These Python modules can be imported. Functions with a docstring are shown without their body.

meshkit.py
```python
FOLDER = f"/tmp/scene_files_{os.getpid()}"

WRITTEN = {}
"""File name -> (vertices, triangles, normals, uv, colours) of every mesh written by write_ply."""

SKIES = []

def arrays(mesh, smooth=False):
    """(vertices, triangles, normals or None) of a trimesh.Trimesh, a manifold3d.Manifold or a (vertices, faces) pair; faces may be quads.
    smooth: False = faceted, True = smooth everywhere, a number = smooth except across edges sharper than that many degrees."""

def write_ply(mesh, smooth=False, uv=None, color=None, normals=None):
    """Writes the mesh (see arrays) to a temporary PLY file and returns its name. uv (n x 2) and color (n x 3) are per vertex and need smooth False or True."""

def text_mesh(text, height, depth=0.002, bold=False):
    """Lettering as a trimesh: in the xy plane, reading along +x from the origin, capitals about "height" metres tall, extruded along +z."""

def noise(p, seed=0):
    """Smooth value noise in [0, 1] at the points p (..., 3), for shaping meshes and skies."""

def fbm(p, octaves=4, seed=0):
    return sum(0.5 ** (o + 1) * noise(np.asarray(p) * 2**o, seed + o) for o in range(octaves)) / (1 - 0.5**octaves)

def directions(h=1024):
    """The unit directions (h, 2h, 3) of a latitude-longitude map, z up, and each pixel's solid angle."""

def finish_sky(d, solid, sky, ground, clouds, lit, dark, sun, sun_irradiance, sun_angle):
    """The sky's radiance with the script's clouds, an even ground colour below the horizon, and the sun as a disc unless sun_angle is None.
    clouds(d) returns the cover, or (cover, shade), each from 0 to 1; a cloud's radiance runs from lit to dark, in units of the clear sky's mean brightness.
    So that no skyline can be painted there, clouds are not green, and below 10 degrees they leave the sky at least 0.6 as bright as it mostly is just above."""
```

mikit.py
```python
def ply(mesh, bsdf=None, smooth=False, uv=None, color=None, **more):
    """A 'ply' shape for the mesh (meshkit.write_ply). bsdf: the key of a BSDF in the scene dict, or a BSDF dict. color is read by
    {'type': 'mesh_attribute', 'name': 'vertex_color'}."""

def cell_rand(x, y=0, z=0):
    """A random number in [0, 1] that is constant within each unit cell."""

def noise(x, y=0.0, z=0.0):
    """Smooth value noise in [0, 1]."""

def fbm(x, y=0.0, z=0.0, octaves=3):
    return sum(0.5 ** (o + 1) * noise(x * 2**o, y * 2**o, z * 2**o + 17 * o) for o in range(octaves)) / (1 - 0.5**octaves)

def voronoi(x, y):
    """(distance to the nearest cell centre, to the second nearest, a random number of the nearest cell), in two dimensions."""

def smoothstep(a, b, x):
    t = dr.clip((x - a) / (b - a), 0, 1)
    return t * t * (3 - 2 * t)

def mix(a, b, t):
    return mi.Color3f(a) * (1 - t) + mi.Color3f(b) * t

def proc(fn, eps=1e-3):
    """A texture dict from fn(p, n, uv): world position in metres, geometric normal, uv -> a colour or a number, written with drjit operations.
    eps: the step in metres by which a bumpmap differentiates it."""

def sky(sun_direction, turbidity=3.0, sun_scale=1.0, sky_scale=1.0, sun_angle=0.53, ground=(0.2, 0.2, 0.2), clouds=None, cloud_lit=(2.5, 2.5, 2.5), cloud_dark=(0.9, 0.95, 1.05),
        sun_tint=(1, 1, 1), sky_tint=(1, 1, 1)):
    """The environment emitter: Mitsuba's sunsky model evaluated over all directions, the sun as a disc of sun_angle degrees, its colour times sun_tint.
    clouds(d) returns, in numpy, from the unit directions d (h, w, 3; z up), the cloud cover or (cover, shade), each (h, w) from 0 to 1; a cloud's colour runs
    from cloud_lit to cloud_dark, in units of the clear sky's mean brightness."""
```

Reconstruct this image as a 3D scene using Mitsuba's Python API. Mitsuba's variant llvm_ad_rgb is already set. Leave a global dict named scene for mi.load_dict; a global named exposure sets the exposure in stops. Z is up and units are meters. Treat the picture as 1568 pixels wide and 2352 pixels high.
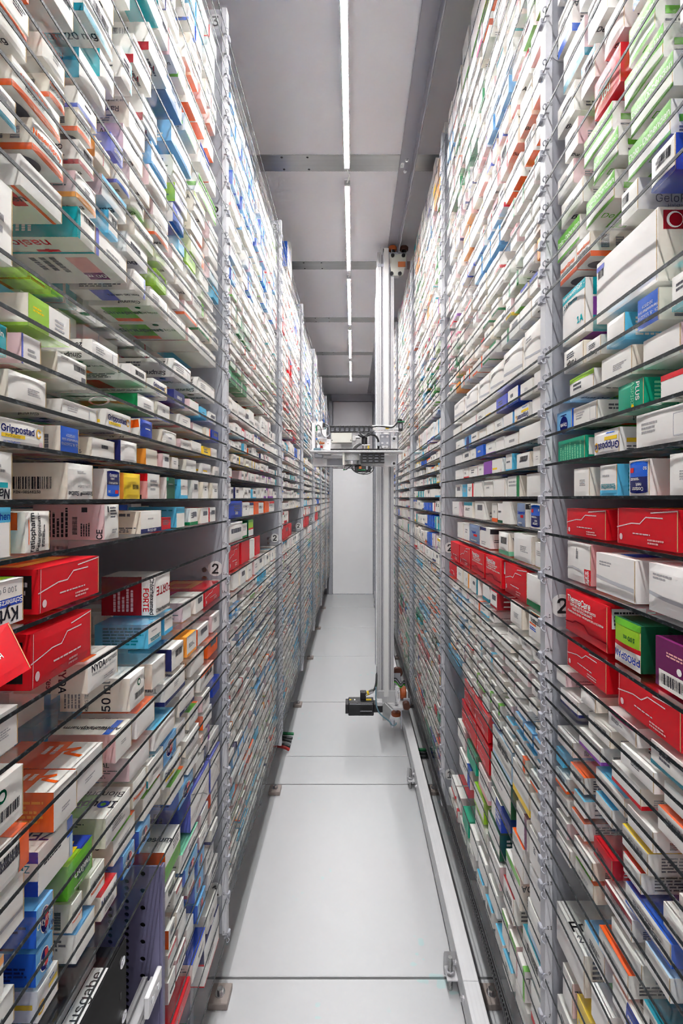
import math, random
import numpy as np, trimesh, manifold3d
import drjit as dr
import mitsuba as mi
import mikit, meshkit
from mikit import proc, noise, fbm, smoothstep

scene, labels = {}, {}
T = mi.ScalarTransform4f
EYE, CEIL, FRONT = 1.5456, 3.197, 0.358      # eye height, ceiling height, half the aisle between the glass edges
DEEP, BAY = 0.455, 1.05                      # shelf depth, rack length

# ------------------------------------------------------------------ camera, light, exposure
FOCAL = 1110.0                               # in pixels of the 1568 wide frame
scene['camera'] = {'type': 'perspective', 'fov': 2 * math.degrees(math.atan(784 / FOCAL)), 'fov_axis': 'x',
                   'near_clip': 0.01, 'far_clip': 50,
                   'principal_point_offset_x': -26 / 1568, 'principal_point_offset_y': 33 / 2352,
                   'to_world': T().look_at(origin=[0, 0, EYE], target=[0, 1, EYE], up=[0, 0, 1])}
exposure = 3.9
LAMP = 22.0                                   # radiance of the light strips
LAMP_TINT = (1.0, 0.985, 0.98)

# ------------------------------------------------------------------ colours and materials
def lin(r, g=None, b=None):
    c = np.array(r if g is None else (r, g, b), float) / 255.0
    return tuple(np.where(c < 0.04045, c / 12.92, ((c + 0.055) / 1.055) ** 2.4))

def rough(name, col, alpha=0.2, ior=1.45):
    scene[name] = {'type': 'roughplastic', 'diffuse_reflectance': {'type': 'rgb', 'value': list(col)} if isinstance(col, tuple) else col,
                   'alpha': alpha, 'int_ior': ior, 'nonlinear': False}
def metal(name, col, roughness, spec=None):
    scene[name] = {'type': 'principled', 'base_color': {'type': 'rgb', 'value': list(col)} if isinstance(col, tuple) else col, 'metallic': 1.0, 'roughness': roughness}

scene['carton'] = {'type': 'principled', 'base_color': {'type': 'mesh_attribute', 'name': 'vertex_color'}, 'roughness': 0.38, 'specular': 0.5}
scene['printed'] = {'type': 'diffuse', 'reflectance': {'type': 'mesh_attribute', 'name': 'vertex_color'}}
scene['glass'] = {'type': 'thindielectric', 'int_ior': 1.5, 'specular_transmittance': {'type': 'rgb', 'value': [0.985, 0.995, 0.99]}}
rough('glass_edge', proc(lambda p, n, uv: mikit.mix((0.006, 0.010, 0.012), (0.085, 0.10, 0.11), smoothstep(0.55, 0.8, fbm(p.x * 60, p.y * 170, p.z * 260)))), 0.28, 1.33)  # paler flecks stand for reflections, put into the dark edge colour
rough('panel_grey', lin(168, 170, 178), 0.3)
rough('post_light', lin(206, 207, 212), 0.25)
rough('wall_grey', lin(214, 211, 215), 0.4)
rough("ceiling_white", lin(232, 229, 233), 0.4)
def floor_fn(p, n, uv):
    s = smoothstep(0.78, 0.80, noise(p.x * 55, p.y * 55)) * smoothstep(0.80, 0.86, noise(p.x * 9 + 5, p.y * 9))
    return mikit.mix((0.51, 0.507, 0.518), (0.40, 0.55, 0.55), 0.12 * fbm(p.x * 3, p.y * 3) + 0.7 * s)
rough('floor_white', proc(floor_fn), 0.12)
rough('white_paint', lin(248, 248, 249), 0.2)
rough('beige_paint', lin(222, 222, 212), 0.25)
rough('dark_gap', (0.03, 0.03, 0.032), 0.4)
rough('black_plastic', (0.012, 0.012, 0.014), 0.22)
rough('black_mat', (0.013, 0.013, 0.014), 0.5, 1.25)
rough('clip_plastic', lin(158, 160, 168), 0.2)
rough('brown_rubber', lin(176, 84, 32), 0.3)
rough('dark_rubber', lin(84, 46, 34), 0.3)
rough('lilac_panel', lin(126, 122, 156), 0.3)
rough('cable_dark', (0.02, 0.022, 0.025), 0.25)
rough('cable_green', lin(70, 170, 40), 0.3)
rough('cable_blue', lin(96, 128, 140), 0.3)
rough('label_white', lin(240, 240, 238), 0.4)
rough('label_yellow', lin(240, 205, 30), 0.4)
rough('circuit_green', lin(20, 120, 70), 0.3)
rough('copper_part', lin(190, 110, 60), 0.3)
rough('red_plastic', lin(170, 30, 28), 0.3)
rough('blue_plastic', lin(30, 110, 200), 0.3)
rough('ink', (0.012, 0.012, 0.014), 0.5)
rough('plate_brown', lin(150, 138, 132), 0.25)
rough('alu', proc(lambda p, n, uv: mikit.mix((0.50, 0.50, 0.51), (0.58, 0.58, 0.59), noise(p.x * 240, p.y * 3, p.z * 3))), 0.22)
rough('rail_alu', proc(lambda p, n, uv: mikit.mix((0.66, 0.66, 0.67), (0.74, 0.74, 0.75), noise(p.x * 240, p.y * 3, p.z * 30))), 0.22)
metal('steel', proc(lambda p, n, uv: mikit.mix((0.38, 0.38, 0.375), (0.46, 0.46, 0.455), fbm(p.x * 2.5, p.y * 90, p.z * 40))), 0.38)
metal('chrome', (0.75, 0.75, 0.77), 0.18)
rough('rail_paint', lin(150, 148, 156), 0.25)
rough('lamp_shade', (0.55, 0.55, 0.56), 0.3)
scene['lamp_off'] = {'type': 'diffuse', 'reflectance': {'type': 'rgb', 'value': [0.8, 0.8, 0.8]}}

# ------------------------------------------------------------------ mesh helpers
def box(x0, x1, y0, y1, z0, z1, bevel=0.0):
    x0, x1 = min(x0, x1), max(x0, x1); y0, y1 = min(y0, y1), max(y0, y1); z0, z1 = min(z0, z1), max(z0, z1)
    if bevel <= 0:
        m = trimesh.creation.box(extents=(x1 - x0, y1 - y0, z1 - z0))
        m.apply_translation(((x0 + x1) / 2, (y0 + y1) / 2, (z0 + z1) / 2))
        return m
    b = min(bevel, (x1 - x0) * .45, (y1 - y0) * .45, (z1 - z0) * .45)
    pts = []
    for sx in (0, 1):
        for sy in (0, 1):
            for sz in (0, 1):
                c = np.array([(x0, x1)[sx], (y0, y1)[sy], (z0, z1)[sz]])
                o = np.array([(1, -1)[sx], (1, -1)[sy], (1, -1)[sz]]) * b
                for k in range(3):
                    q = c + o; q[k] = c[k]; pts.append(q)
    return trimesh.convex.convex_hull(np.array(pts))

def cyl(p0, p1, r, n=20, r1=None):
    p0, p1 = np.array(p0, float), np.array(p1, float)
    z = (p1 - p0) / np.linalg.norm(p1 - p0)
    a = np.cross(z, [0, 0, 1.0] if abs(z[2]) < .9 else [1.0, 0, 0]); a /= np.linalg.norm(a); b = np.cross(z, a)
    t = np.arange(n) * 2 * np.pi / n
    ring = np.cos(t)[:, None] * a + np.sin(t)[:, None] * b
    v = np.vstack([p0 + ring * r, p1 + ring * (r if r1 is None else r1), p0, p1]); i = np.arange(n); j = (i + 1) % n
    f = np.vstack([np.stack([i, j, j + n], 1), np.stack([i, j + n, i + n], 1), np.stack([j, i, i * 0 + 2 * n], 1), np.stack([i + n, j + n, i * 0 + 2 * n + 1], 1)])
    return trimesh.Trimesh(v, f, process=False)

def tube(points, r, n=8, smooth=True):
    p = np.array(points, float)
    if smooth and len(p) > 2:
        from scipy.interpolate import CubicSpline
        t = np.r_[0, np.cumsum(np.linalg.norm(np.diff(p, axis=0), axis=1))]
        p = CubicSpline(t, p)(np.linspace(0, t[-1], 6 * len(p)))
    d = np.gradient(p, axis=0); d /= np.linalg.norm(d, axis=1, keepdims=True) + 1e-12
    a = np.cross(d[0], [0.3, 0.5, 0.81]); a /= np.linalg.norm(a)
    rings, t = [], np.arange(n) * 2 * np.pi / n
    for q, k in zip(p, d):
        a = a - k * (a @ k); a /= np.linalg.norm(a); b = np.cross(k, a)
        rings.append(q + r * (np.cos(t)[:, None] * a + np.sin(t)[:, None] * b))
    v = np.vstack(rings + [p[:1], p[-1:]]); m = len(p); f = []
    for i in range(m - 1):
        for j in range(n):
            k = (j + 1) % n
            f += [[i * n + j, i * n + k, i * n + n + k], [i * n + j, i * n + n + k, i * n + n + j]]
    for j in range(n):
        k = (j + 1) % n
        f += [[k, j, m * n], [(m - 1) * n + j, (m - 1) * n + k, m * n + 1]]
    return trimesh.Trimesh(v, np.array(f), process=False)

def ring(c, axis, r0, r1, h, n=28):
    m = trimesh.creation.annulus(r_min=r0, r_max=r1, height=h, sections=n)
    m.apply_transform(trimesh.geometry.align_vectors([0, 0, 1], axis)); m.apply_translation(c)
    return m

def tyre(c, axis, r, w, n=28, b=0.004):
    axis = np.array(axis, float)
    prof = np.array([[0, -w / 2], [r - b, -w / 2], [r, -w / 2 + b], [r, w / 2 - b], [r - b, w / 2], [0, w / 2]])
    m = trimesh.creation.revolve(prof, sections=n)
    m.apply_transform(trimesh.geometry.align_vectors([0, 0, 1], axis)); m.apply_translation(c)
    return m

def prism(poly, axis, a, b):
    """poly in the plane of the two other axes (in their order), extruded along the axis from a to b."""
    from shapely.geometry import Polygon
    g = poly if hasattr(poly, 'exterior') else Polygon(poly)
    m = trimesh.creation.extrude_polygon(g, b - a, engine='earcut')
    v = m.vertices.copy(); v[:, 2] += a
    idx = {'x': [2, 0, 1], 'y': [0, 2, 1], 'z': [0, 1, 2]}[axis]
    m.vertices = v[:, idx]
    if axis == 'y':
        m.invert()
    return m

def bolt(c, axis, r=0.006, h=0.006):
    c, axis = np.array(c, float), np.array(axis, float)
    m = [cyl(c, c + axis * h * .3, r * 1.5, 16), cyl(c, c + axis * h, r, 6)]
    return cat(*m)

def cat(*ms):
    out = []
    for m in ms:
        out += list(m) if isinstance(m, (list, tuple)) else [m]
    return trimesh.util.concatenate(out)

_n = {}
def numbered(name):
    k = _n.get(name, -1) + 1; _n[name] = k
    return name if k == 0 else f'{name}_{k:03d}'
def thing(name, label, category, group=None, kind=None):
    key = numbered(name)
    labels[key] = {'label': label, 'category': category}
    if group: labels[key]['group'] = group
    if kind: labels[key]['kind'] = kind
    return key
def part(parent, name, mesh, mat, smooth=False, label=None, kind=None, **kw):
    key = numbered(parent + '__' + name) if parent else numbered(name)
    scene[key] = mesh if isinstance(mesh, dict) else mikit.ply(mesh, mat, smooth=smooth, **kw)
    if label or kind:
        labels[key] = {}
        if label: labels[key]['label'] = label
        if kind: labels[key]['kind'] = kind
    return key
def structure(name, label):
    key = numbered(name); labels[key] = {'label': label, 'kind': 'structure'}
    return key

_glyph = {}
def glyphs(text, bold=False):
    """Flat lettering one unit high: (vertices n x 2, faces), cached."""
    if (text, bold) not in _glyph:
        m = meshkit.text_mesh(text, 1.0, 0.05, bold)
        f = m.faces[m.face_normals[:, 2] > .9]
        u, inv = np.unique(f.ravel(), return_inverse=True)
        _glyph[(text, bold)] = (m.vertices[u][:, :2], inv.reshape(-1, 3))
    return _glyph[(text, bold)]

def lettering(text, centre, u, v, height, bold=False, lift=0.0006):
    """Lettering on a plane through centre with the reading direction u and the up direction v."""
    p, f = glyphs(text, bold)
    p = p - [(p[:, 0].min() + p[:, 0].max()) / 2, 0.5]
    u, v = np.array(u, float), np.array(v, float)
    w = np.array(centre) + height * (p[:, :1] * u + p[:, 1:] * v) + np.cross(u, v) * lift
    return trimesh.Trimesh(w, f, process=False)

# ------------------------------------------------------------------ the room
Y0, Y1 = -2.95, 7.73
k = structure('floor', 'white laminate floor panels with dark joints along the aisle')
SEAMS = [1.556 + 1.0505 * i for i in range(-4, 6)]
part(k, 'base', box(-.83, .83, Y0 - .05, Y1 + .05, -.04, -.012), 'dark_gap')
ys = [Y0] + SEAMS + [Y1]
for i in range(len(ys) - 1):
    part(k, 'panel', box(-.822, .822, ys[i] + .004, ys[i + 1] - .004, -.012, 0, .0015), 'floor_white')
part(k, 'duct_cover', box(-.40, .33, 2.885, 2.955, .0003, .004, .002), 'floor_white')

k = structure('ceiling', 'pale grey ceiling panels with brushed metal joint strips')
part(k, 'base', box(-.83, .83, Y0 - .05, Y1 + .05, CEIL + .012, CEIL + .04), 'dark_gap')
STRIPS = [0.225 + 1.0505 * i for i in range(-2, 7)]
ys = [Y0 - .118] + STRIPS + [Y1]
for i in range(len(ys) - 1):
    part(k, 'panel', box(-.822, .822, ys[i] + .117, ys[i + 1] + .001, CEIL, CEIL + .012), 'ceiling_white')
for y in STRIPS:
    s = part(k, 'joint_strip', box(-.80, .80, y, y + .118, CEIL - .0025, CEIL + .01, .001), 'steel')
    part(s, 'screw', cat([bolt((x, y + d, CEIL - .002), (0, 0, -1), .004, .003) for x in (-.345, -.22) for d in (.016, .102)]), 'dark_gap')
for s, n in ((-1, 'left'), (1, 'right')):
    part(None, 'wall_' + n, box(s * .822, s * .85, Y0 - .05, Y1 + .05, -.04, CEIL + .04), 'wall_grey')
    labels['wall_' + n] = {'label': f'grey {n} casing wall behind the glass shelves', 'kind': 'structure'}
part(None, 'wall_front', box(-.85, .85, Y0 - .08, Y0, -.04, CEIL + .04), 'white_paint')
labels['wall_front'] = {'label': 'white casing wall behind the viewer', 'kind': 'structure'}

k = structure('wall_back', 'grey upper panel and frame of the end wall behind the picking robot')
part(k, 'backing', box(-.85, .85, Y1 + .06, Y1 + .09, -.04, CEIL + .04), 'panel_grey')
part(k, 'upper_panel', box(-.315, .315, Y1 + .012, Y1 + .03, 2.02, 3.08, .003), 'wall_grey')
part(k, 'header', box(-.345, .345, Y1 - .015, Y1 + .03, 3.085, CEIL, .003), 'rail_paint')
for s in (-1, 1):
    f = part(k, 'jamb', box(s * .328, s * .385, Y1 - .03, Y1 + .04, 0, 3.09, .003), 'panel_grey')
    part(f, 'screw', cat([cyl((s * .34, Y1 - .031, .15 + .062 * j), (s * .34, Y1 - .029, .15 + .062 * j), .0035, 8) for j in range(46)]), 'dark_gap')
d = structure('door_1', 'plain white door at the far end of the aisle')
part(d, 'leaf', box(-.322, .322, Y1 + .005, Y1 + .04, .004, 2.01, .003), 'white_paint')
part(d, 'sill', box(-.322, .322, Y1 - .004, Y1 + .05, -.004, .004), 'panel_grey')

# ------------------------------------------------------------------ light strips under the ceiling
LX = -0.029
where = ['just beyond the near edge of the picture', 'nearest one in view, longest to look at', 'second one in view', 'third one in view', 'fourth one in view', 'fifth and last one before the end wall']
STRIP_Y = [(-2.72, -1.78), (-1.67, -.73), (-.62, .30), (.38, 1.30), (1.425, 2.377), (2.507, 3.451), (3.57, 4.536), (4.66, 5.62), (5.73, 6.71)]  # strips behind the viewer are unseen, added as fill for the near shelves
for i, (a, b) in enumerate(STRIP_Y):
    n = ('unseen fill added farthest behind the viewer', 'unseen fill added second behind the viewer', 'unseen fill added just behind the viewer', 'above the viewer', 'nearest in view', 'second in view', 'third in view', 'fourth in view', 'fifth and farthest in view')[i]
    t = thing('light_strip', f'glowing white LED strip along the ceiling centre, {n}', 'light strip', 'LED strips along the ceiling')
    part(t, 'housing', box(LX - .016, LX + .016, a - .012, b + .012, CEIL - .010, CEIL - .0004, .003), 'white_paint')
    m = prism([(LX - .011, CEIL - .022), (LX - .009, CEIL - .0255), (LX + .009, CEIL - .0255), (LX + .011, CEIL - .022), (LX + .011, CEIL - .0215), (LX - .011, CEIL - .0215)], 'y', a, b)
    for x in (-1, 1):
        part(t, 'side', box(LX + x * .0115, LX + x * .0145, a, b, CEIL - .0345, CEIL - .009, .001), 'lamp_shade')  # deep lips added to keep direct light off the upper shelves
    part(t, 'diffuser', mikit.ply(m, 'lamp_off', emitter={'type': 'area', 'radiance': {'type': 'rgb', 'value': [LAMP * c for c in LAMP_TINT]}}), None)
    for y in (a, b):
        part(t, 'end_cap', box(LX - .015, LX + .015, y - .007, y + .007, CEIL - .035, CEIL - .004, .003), 'alu')
    if i + 1 < len(STRIP_Y):
        c = STRIP_Y[i + 1][0]
        part(t, 'cable', tube([(LX, b + .006, CEIL - .018), (LX + .008, b + .03, CEIL - .035), (LX + .012, (b + c) / 2, CEIL - .02), (LX + .002, c - .03, CEIL - .030), (LX, c - .006, CEIL - .018)], .003), 'label_white')

# ------------------------------------------------------------------ rails, belt, levelling brackets, foot plates
t = thing('ceiling_rail', 'grey angle rail bolted under the ceiling, carrying the robot mast wheels', 'rail')
part(t, 'flange', box(.229, .296, -2.9, 7.6, CEIL - .012, CEIL - .003, .002), 'rail_paint')
part(t, 'lip', box(.290, .297, -2.9, 7.6, CEIL - .085, CEIL - .010, .002), 'rail_paint')
for y in STRIPS:
    for dy in (.02, .10):
        part(t, 'bolt', bolt((.262, y + dy, CEIL - .012), (0, 0, -1), .006, .008), 'chrome')
part(t, 'sticker', box(.236, .252, STRIPS[4] + .04, STRIPS[4] + .075, CEIL - .0128, CEIL - .0119), 'label_white')
part(t, 'sticker_digit', lettering('0', (.244, STRIPS[4] + .058, CEIL - .0129), (1, 0, 0), (0, -1, 0), .012), 'ink')

t = thing('floor_rail', 'long pale aluminium guide rail on the floor along the right shelves', 'rail')
for a, b in ((-2.9, 1.436), (1.437, 4.6), (4.601, 7.45)):
    part(t, 'beam', box(.327, .374, a, b, .028, .110, .0015), 'rail_alu')
part(t, 'support', box(.338, .366, -2.9, 7.45, .0, .03), 'dark_gap')  # near-black strip gives the shadow under the raised rail
part(t, 'end_stop', box(.320, .380, 7.45, 7.47, .0, .16, .003), 'panel_grey')
for y in [1.50 + 1.0505 * i for i in range(6)]:
    for dy in (-.075, .035):
        part(t, 'bolt', bolt((.327, y + dy, .068), (-1, 0, 0), .007, .010), 'chrome')
ordn = ['nearest', 'second', 'third', 'fourth', 'fifth', 'farthest']
for i in range(6):
    y = 1.515 + 1.0505 * i
    t = thing('levelling_bracket', f'small metal bracket with threaded bolt on the floor rail, {ordn[i]} from the viewer', 'bracket', 'brackets along the floor rail')
    part(t, 'plate', prism([(y + .03, 0.02), (y + .045, .02), (y + .045, .07), (y + .03, .095)], 'x', .292, .3265), 'alu')
    part(t, 'foot', box(.292, .3265, y - .018, y + .032, .045, .050, .001), 'alu')
    part(t, 'threaded_rod', cat([cyl((.306, y + .004, .002), (.306, y + .004, .102), .0065, 14)] + [ring((.306, y + .004, .010 + .0045 * j), (0, 0, 1), .0055, .0074, .002, 12) for j in range(20)]), 'steel')
    part(t, 'nut', cat([cyl((.306, y + .004, .0502), (.306, y + .004, .053), .016, 20), cyl((.306, y + .004, .053), (.306, y + .004, .064), .012, 6), cyl((.306, y + .004, .035), (.306, y + .004, .0448), .012, 6)]), 'chrome')
for s, n in ((-1, 'left'), (1, 'right')):
    for i in range(6):
        y = 1.488 + 1.0505 * i
        t = thing('foot_plate', f'brown grey steel foot plate with hexagonal bolt under the {n} shelves, {ordn[i]} from the viewer', 'foot plate', f'foot plates under the {n} shelves')
        x = s * (.408 if s < 0 else .426)
        part(t, 'plate', box(x - .03, x + .03, y - .033, y + .033, .0003, .020, .002), 'plate_brown')
        part(t, 'bolt', cat([cyl((x, y, .02), (x, y, .023), .015, 20), cyl((x, y, .023), (x, y, .035), .0095, 6)]), 'chrome')

t = thing('toothed_belt', 'black toothed drive belt stretched along the foot of the right shelves', 'belt')
part(t, 'band', box(.350, .353, -.8, 7.5, .352, .374), 'black_plastic')
part(t, 'carrier', box(.3535, .3565, -.8, 7.5, .336, .380), 'dark_gap')
tt = [box(.3475, .350, y, y + .004, .3525, .3735) for y in np.arange(.9, 5.0, .010)]
part(t, 'teeth', cat(tt), 'black_plastic', kind='stuff')

t = thing('cable_bundle', 'dark red, black and green cables crossing under the left shelves at the floor duct', 'cable bundle')
for j, (m_, z) in enumerate((('red_plastic', .03), ('cable_dark', .016), ('cable_dark', .02), ('cable_dark', .008), ('circuit_green', .007))):
    y = 2.93 + .055 * j
    part(t, 'cable', tube([(-.79, y, z), (-.55, y + .01, z), (-.41, y, z), (-.385, y, z * .5 + .002)], .009), m_)
t = thing('cable_bundle', 'dark cables crossing under the right shelves beside the floor rail', 'cable bundle')
for j, m_ in enumerate(('cable_dark', 'cable_dark', 'circuit_green')):
    y = 2.86 + .04 * j
    part(t, 'cable', tube([(.79, y, .012), (.55, y + .01, .012), (.42, y, .012), (.384, y, .012)], .009), m_)

# ------------------------------------------------------------------ shelf heights (number on the post, height of the glass)
def numbered_heights(zs): return [(i + 1, z) for i, z in enumerate(zs)]
UP_R = numbered_heights([1.315, 1.404, 1.481, 1.548, 1.608, 1.6615, 1.712, 1.765, 1.814, 1.926, 1.977, 2.030, 2.082, 2.134, 2.201, 2.269, 2.352])
UP_L = numbered_heights([1.320, 1.406, 1.481, 1.543, 1.603, 1.650, 1.698, 1.745, 1.800, 1.902, 1.954, 2.002, 2.045, 2.083, 2.121, 2.173, 2.225, 2.289, 2.370])
TOP_L = [(i + 1, z) for i, z in enumerate([2.450, 2.528, 2.585, 2.639, 2.693, 2.757, 2.813, 2.870])]
TOP_R = TOP_L + [(9, 2.947)]
LOW_FULL = numbered_heights([.375, .41, .44, .47, .505, .54, .57, .61, .649, .692, .734, .776, .817, .864, .905, .945, .986, 1.025, 1.062, 1.100, 1.137, 1.176, 1.211, 1.252])
LOW_R0 = [h for h in LOW_FULL if h[0] not in (2, 4, 6, 8, 10, 12)]
LOW_R1 = [h for h in LOW_FULL if h[0] not in (2, 4, 5, 7, 9, 11, 13, 15)]
LOW_L0 = numbered_heights([.300, .410, .516, .574, .625, .673, .719, .769, .868, .915, .962, 1.010, 1.064, 1.126, 1.184, 1.268])
LOW_FAR = [h for h in LOW_FULL if h[0] % 2 == 0 or h[0] > 14 or h[0] == 1]

class Rack: pass
RACKS = []
for side, first, count, tag in ((-1, .336, 7, 'L'), (1, -.137, 7, 'R')):
    for i in range(count):
        r = Rack(); r.side, r.i, r.name = side, i, f'{tag}{i}'
        r.y0, r.y1 = first + BAY * i, first + BAY * (i + 1)
        low = (LOW_L0 if i == 0 else LOW_FULL) if side < 0 else (LOW_R0 if i == 0 else LOW_R1 if i == 1 else LOW_FULL)
        r.shelves = [('lower', n, z) for n, z in low] + [('middle', n, z) for n, z in (UP_L if side < 0 else UP_R)] + [('top', n, z) for n, z in (TOP_L if side < 0 else TOP_R)]
        r.top = 2.94 if side < 0 else 3.02
        RACKS.append(r)
RACK = {r.name: r for r in RACKS}
GAP = {}
for r in RACKS:
    zs = sorted(z for _, _, z in r.shelves)
    for (sec, n, z), (_, _, zn) in zip(sorted(r.shelves, key=lambda s: s[2]), sorted(r.shelves, key=lambda s: s[2])[1:] + [(0, 0, 3.12)]):
        GAP[(r.name, sec, n)] = zn - .006 - z

def clip_mesh():
    # a moulded holder on the post front with a hook over and a curl under the glass; local: x towards the aisle, y along it, z up from the glass
    a = [box(-.003, .005, -.002, .012, -.014, .0012, .0015), box(-.008, .001, -.014, -.001, -.008, -.0052, .0008)]
    t1 = tube([(.001, -.012, .0), (.004, -.013, .006), (.001, -.013, .0095), (-.004, -.013, .007)], .0012, 6)
    t2 = tube([(.002, -.006, -.012), (.005, -.011, -.016), (.001, -.013, -.0185), (-.001, -.013, -.014)], .0012, 6)
    return cat(a, t1, t2)
CLIP = {s: None for s in (-1, 1)}
cm = clip_mesh()
for s in (-1, 1):
    m = cm.copy(); v = m.vertices.copy(); v[:, 0] *= -s
    m.vertices = v
    if s > 0: m.invert()
    CLIP[s] = mikit.ply(m, 'clip_plastic', smooth=35)

def sheet(x0, x1, y0, y1, z):
    return trimesh.Trimesh([[x0, y0, z], [x1, y0, z], [x1, y1, z], [x0, y1, z]], [[0, 1, 2], [0, 2, 3]], process=False)

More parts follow.
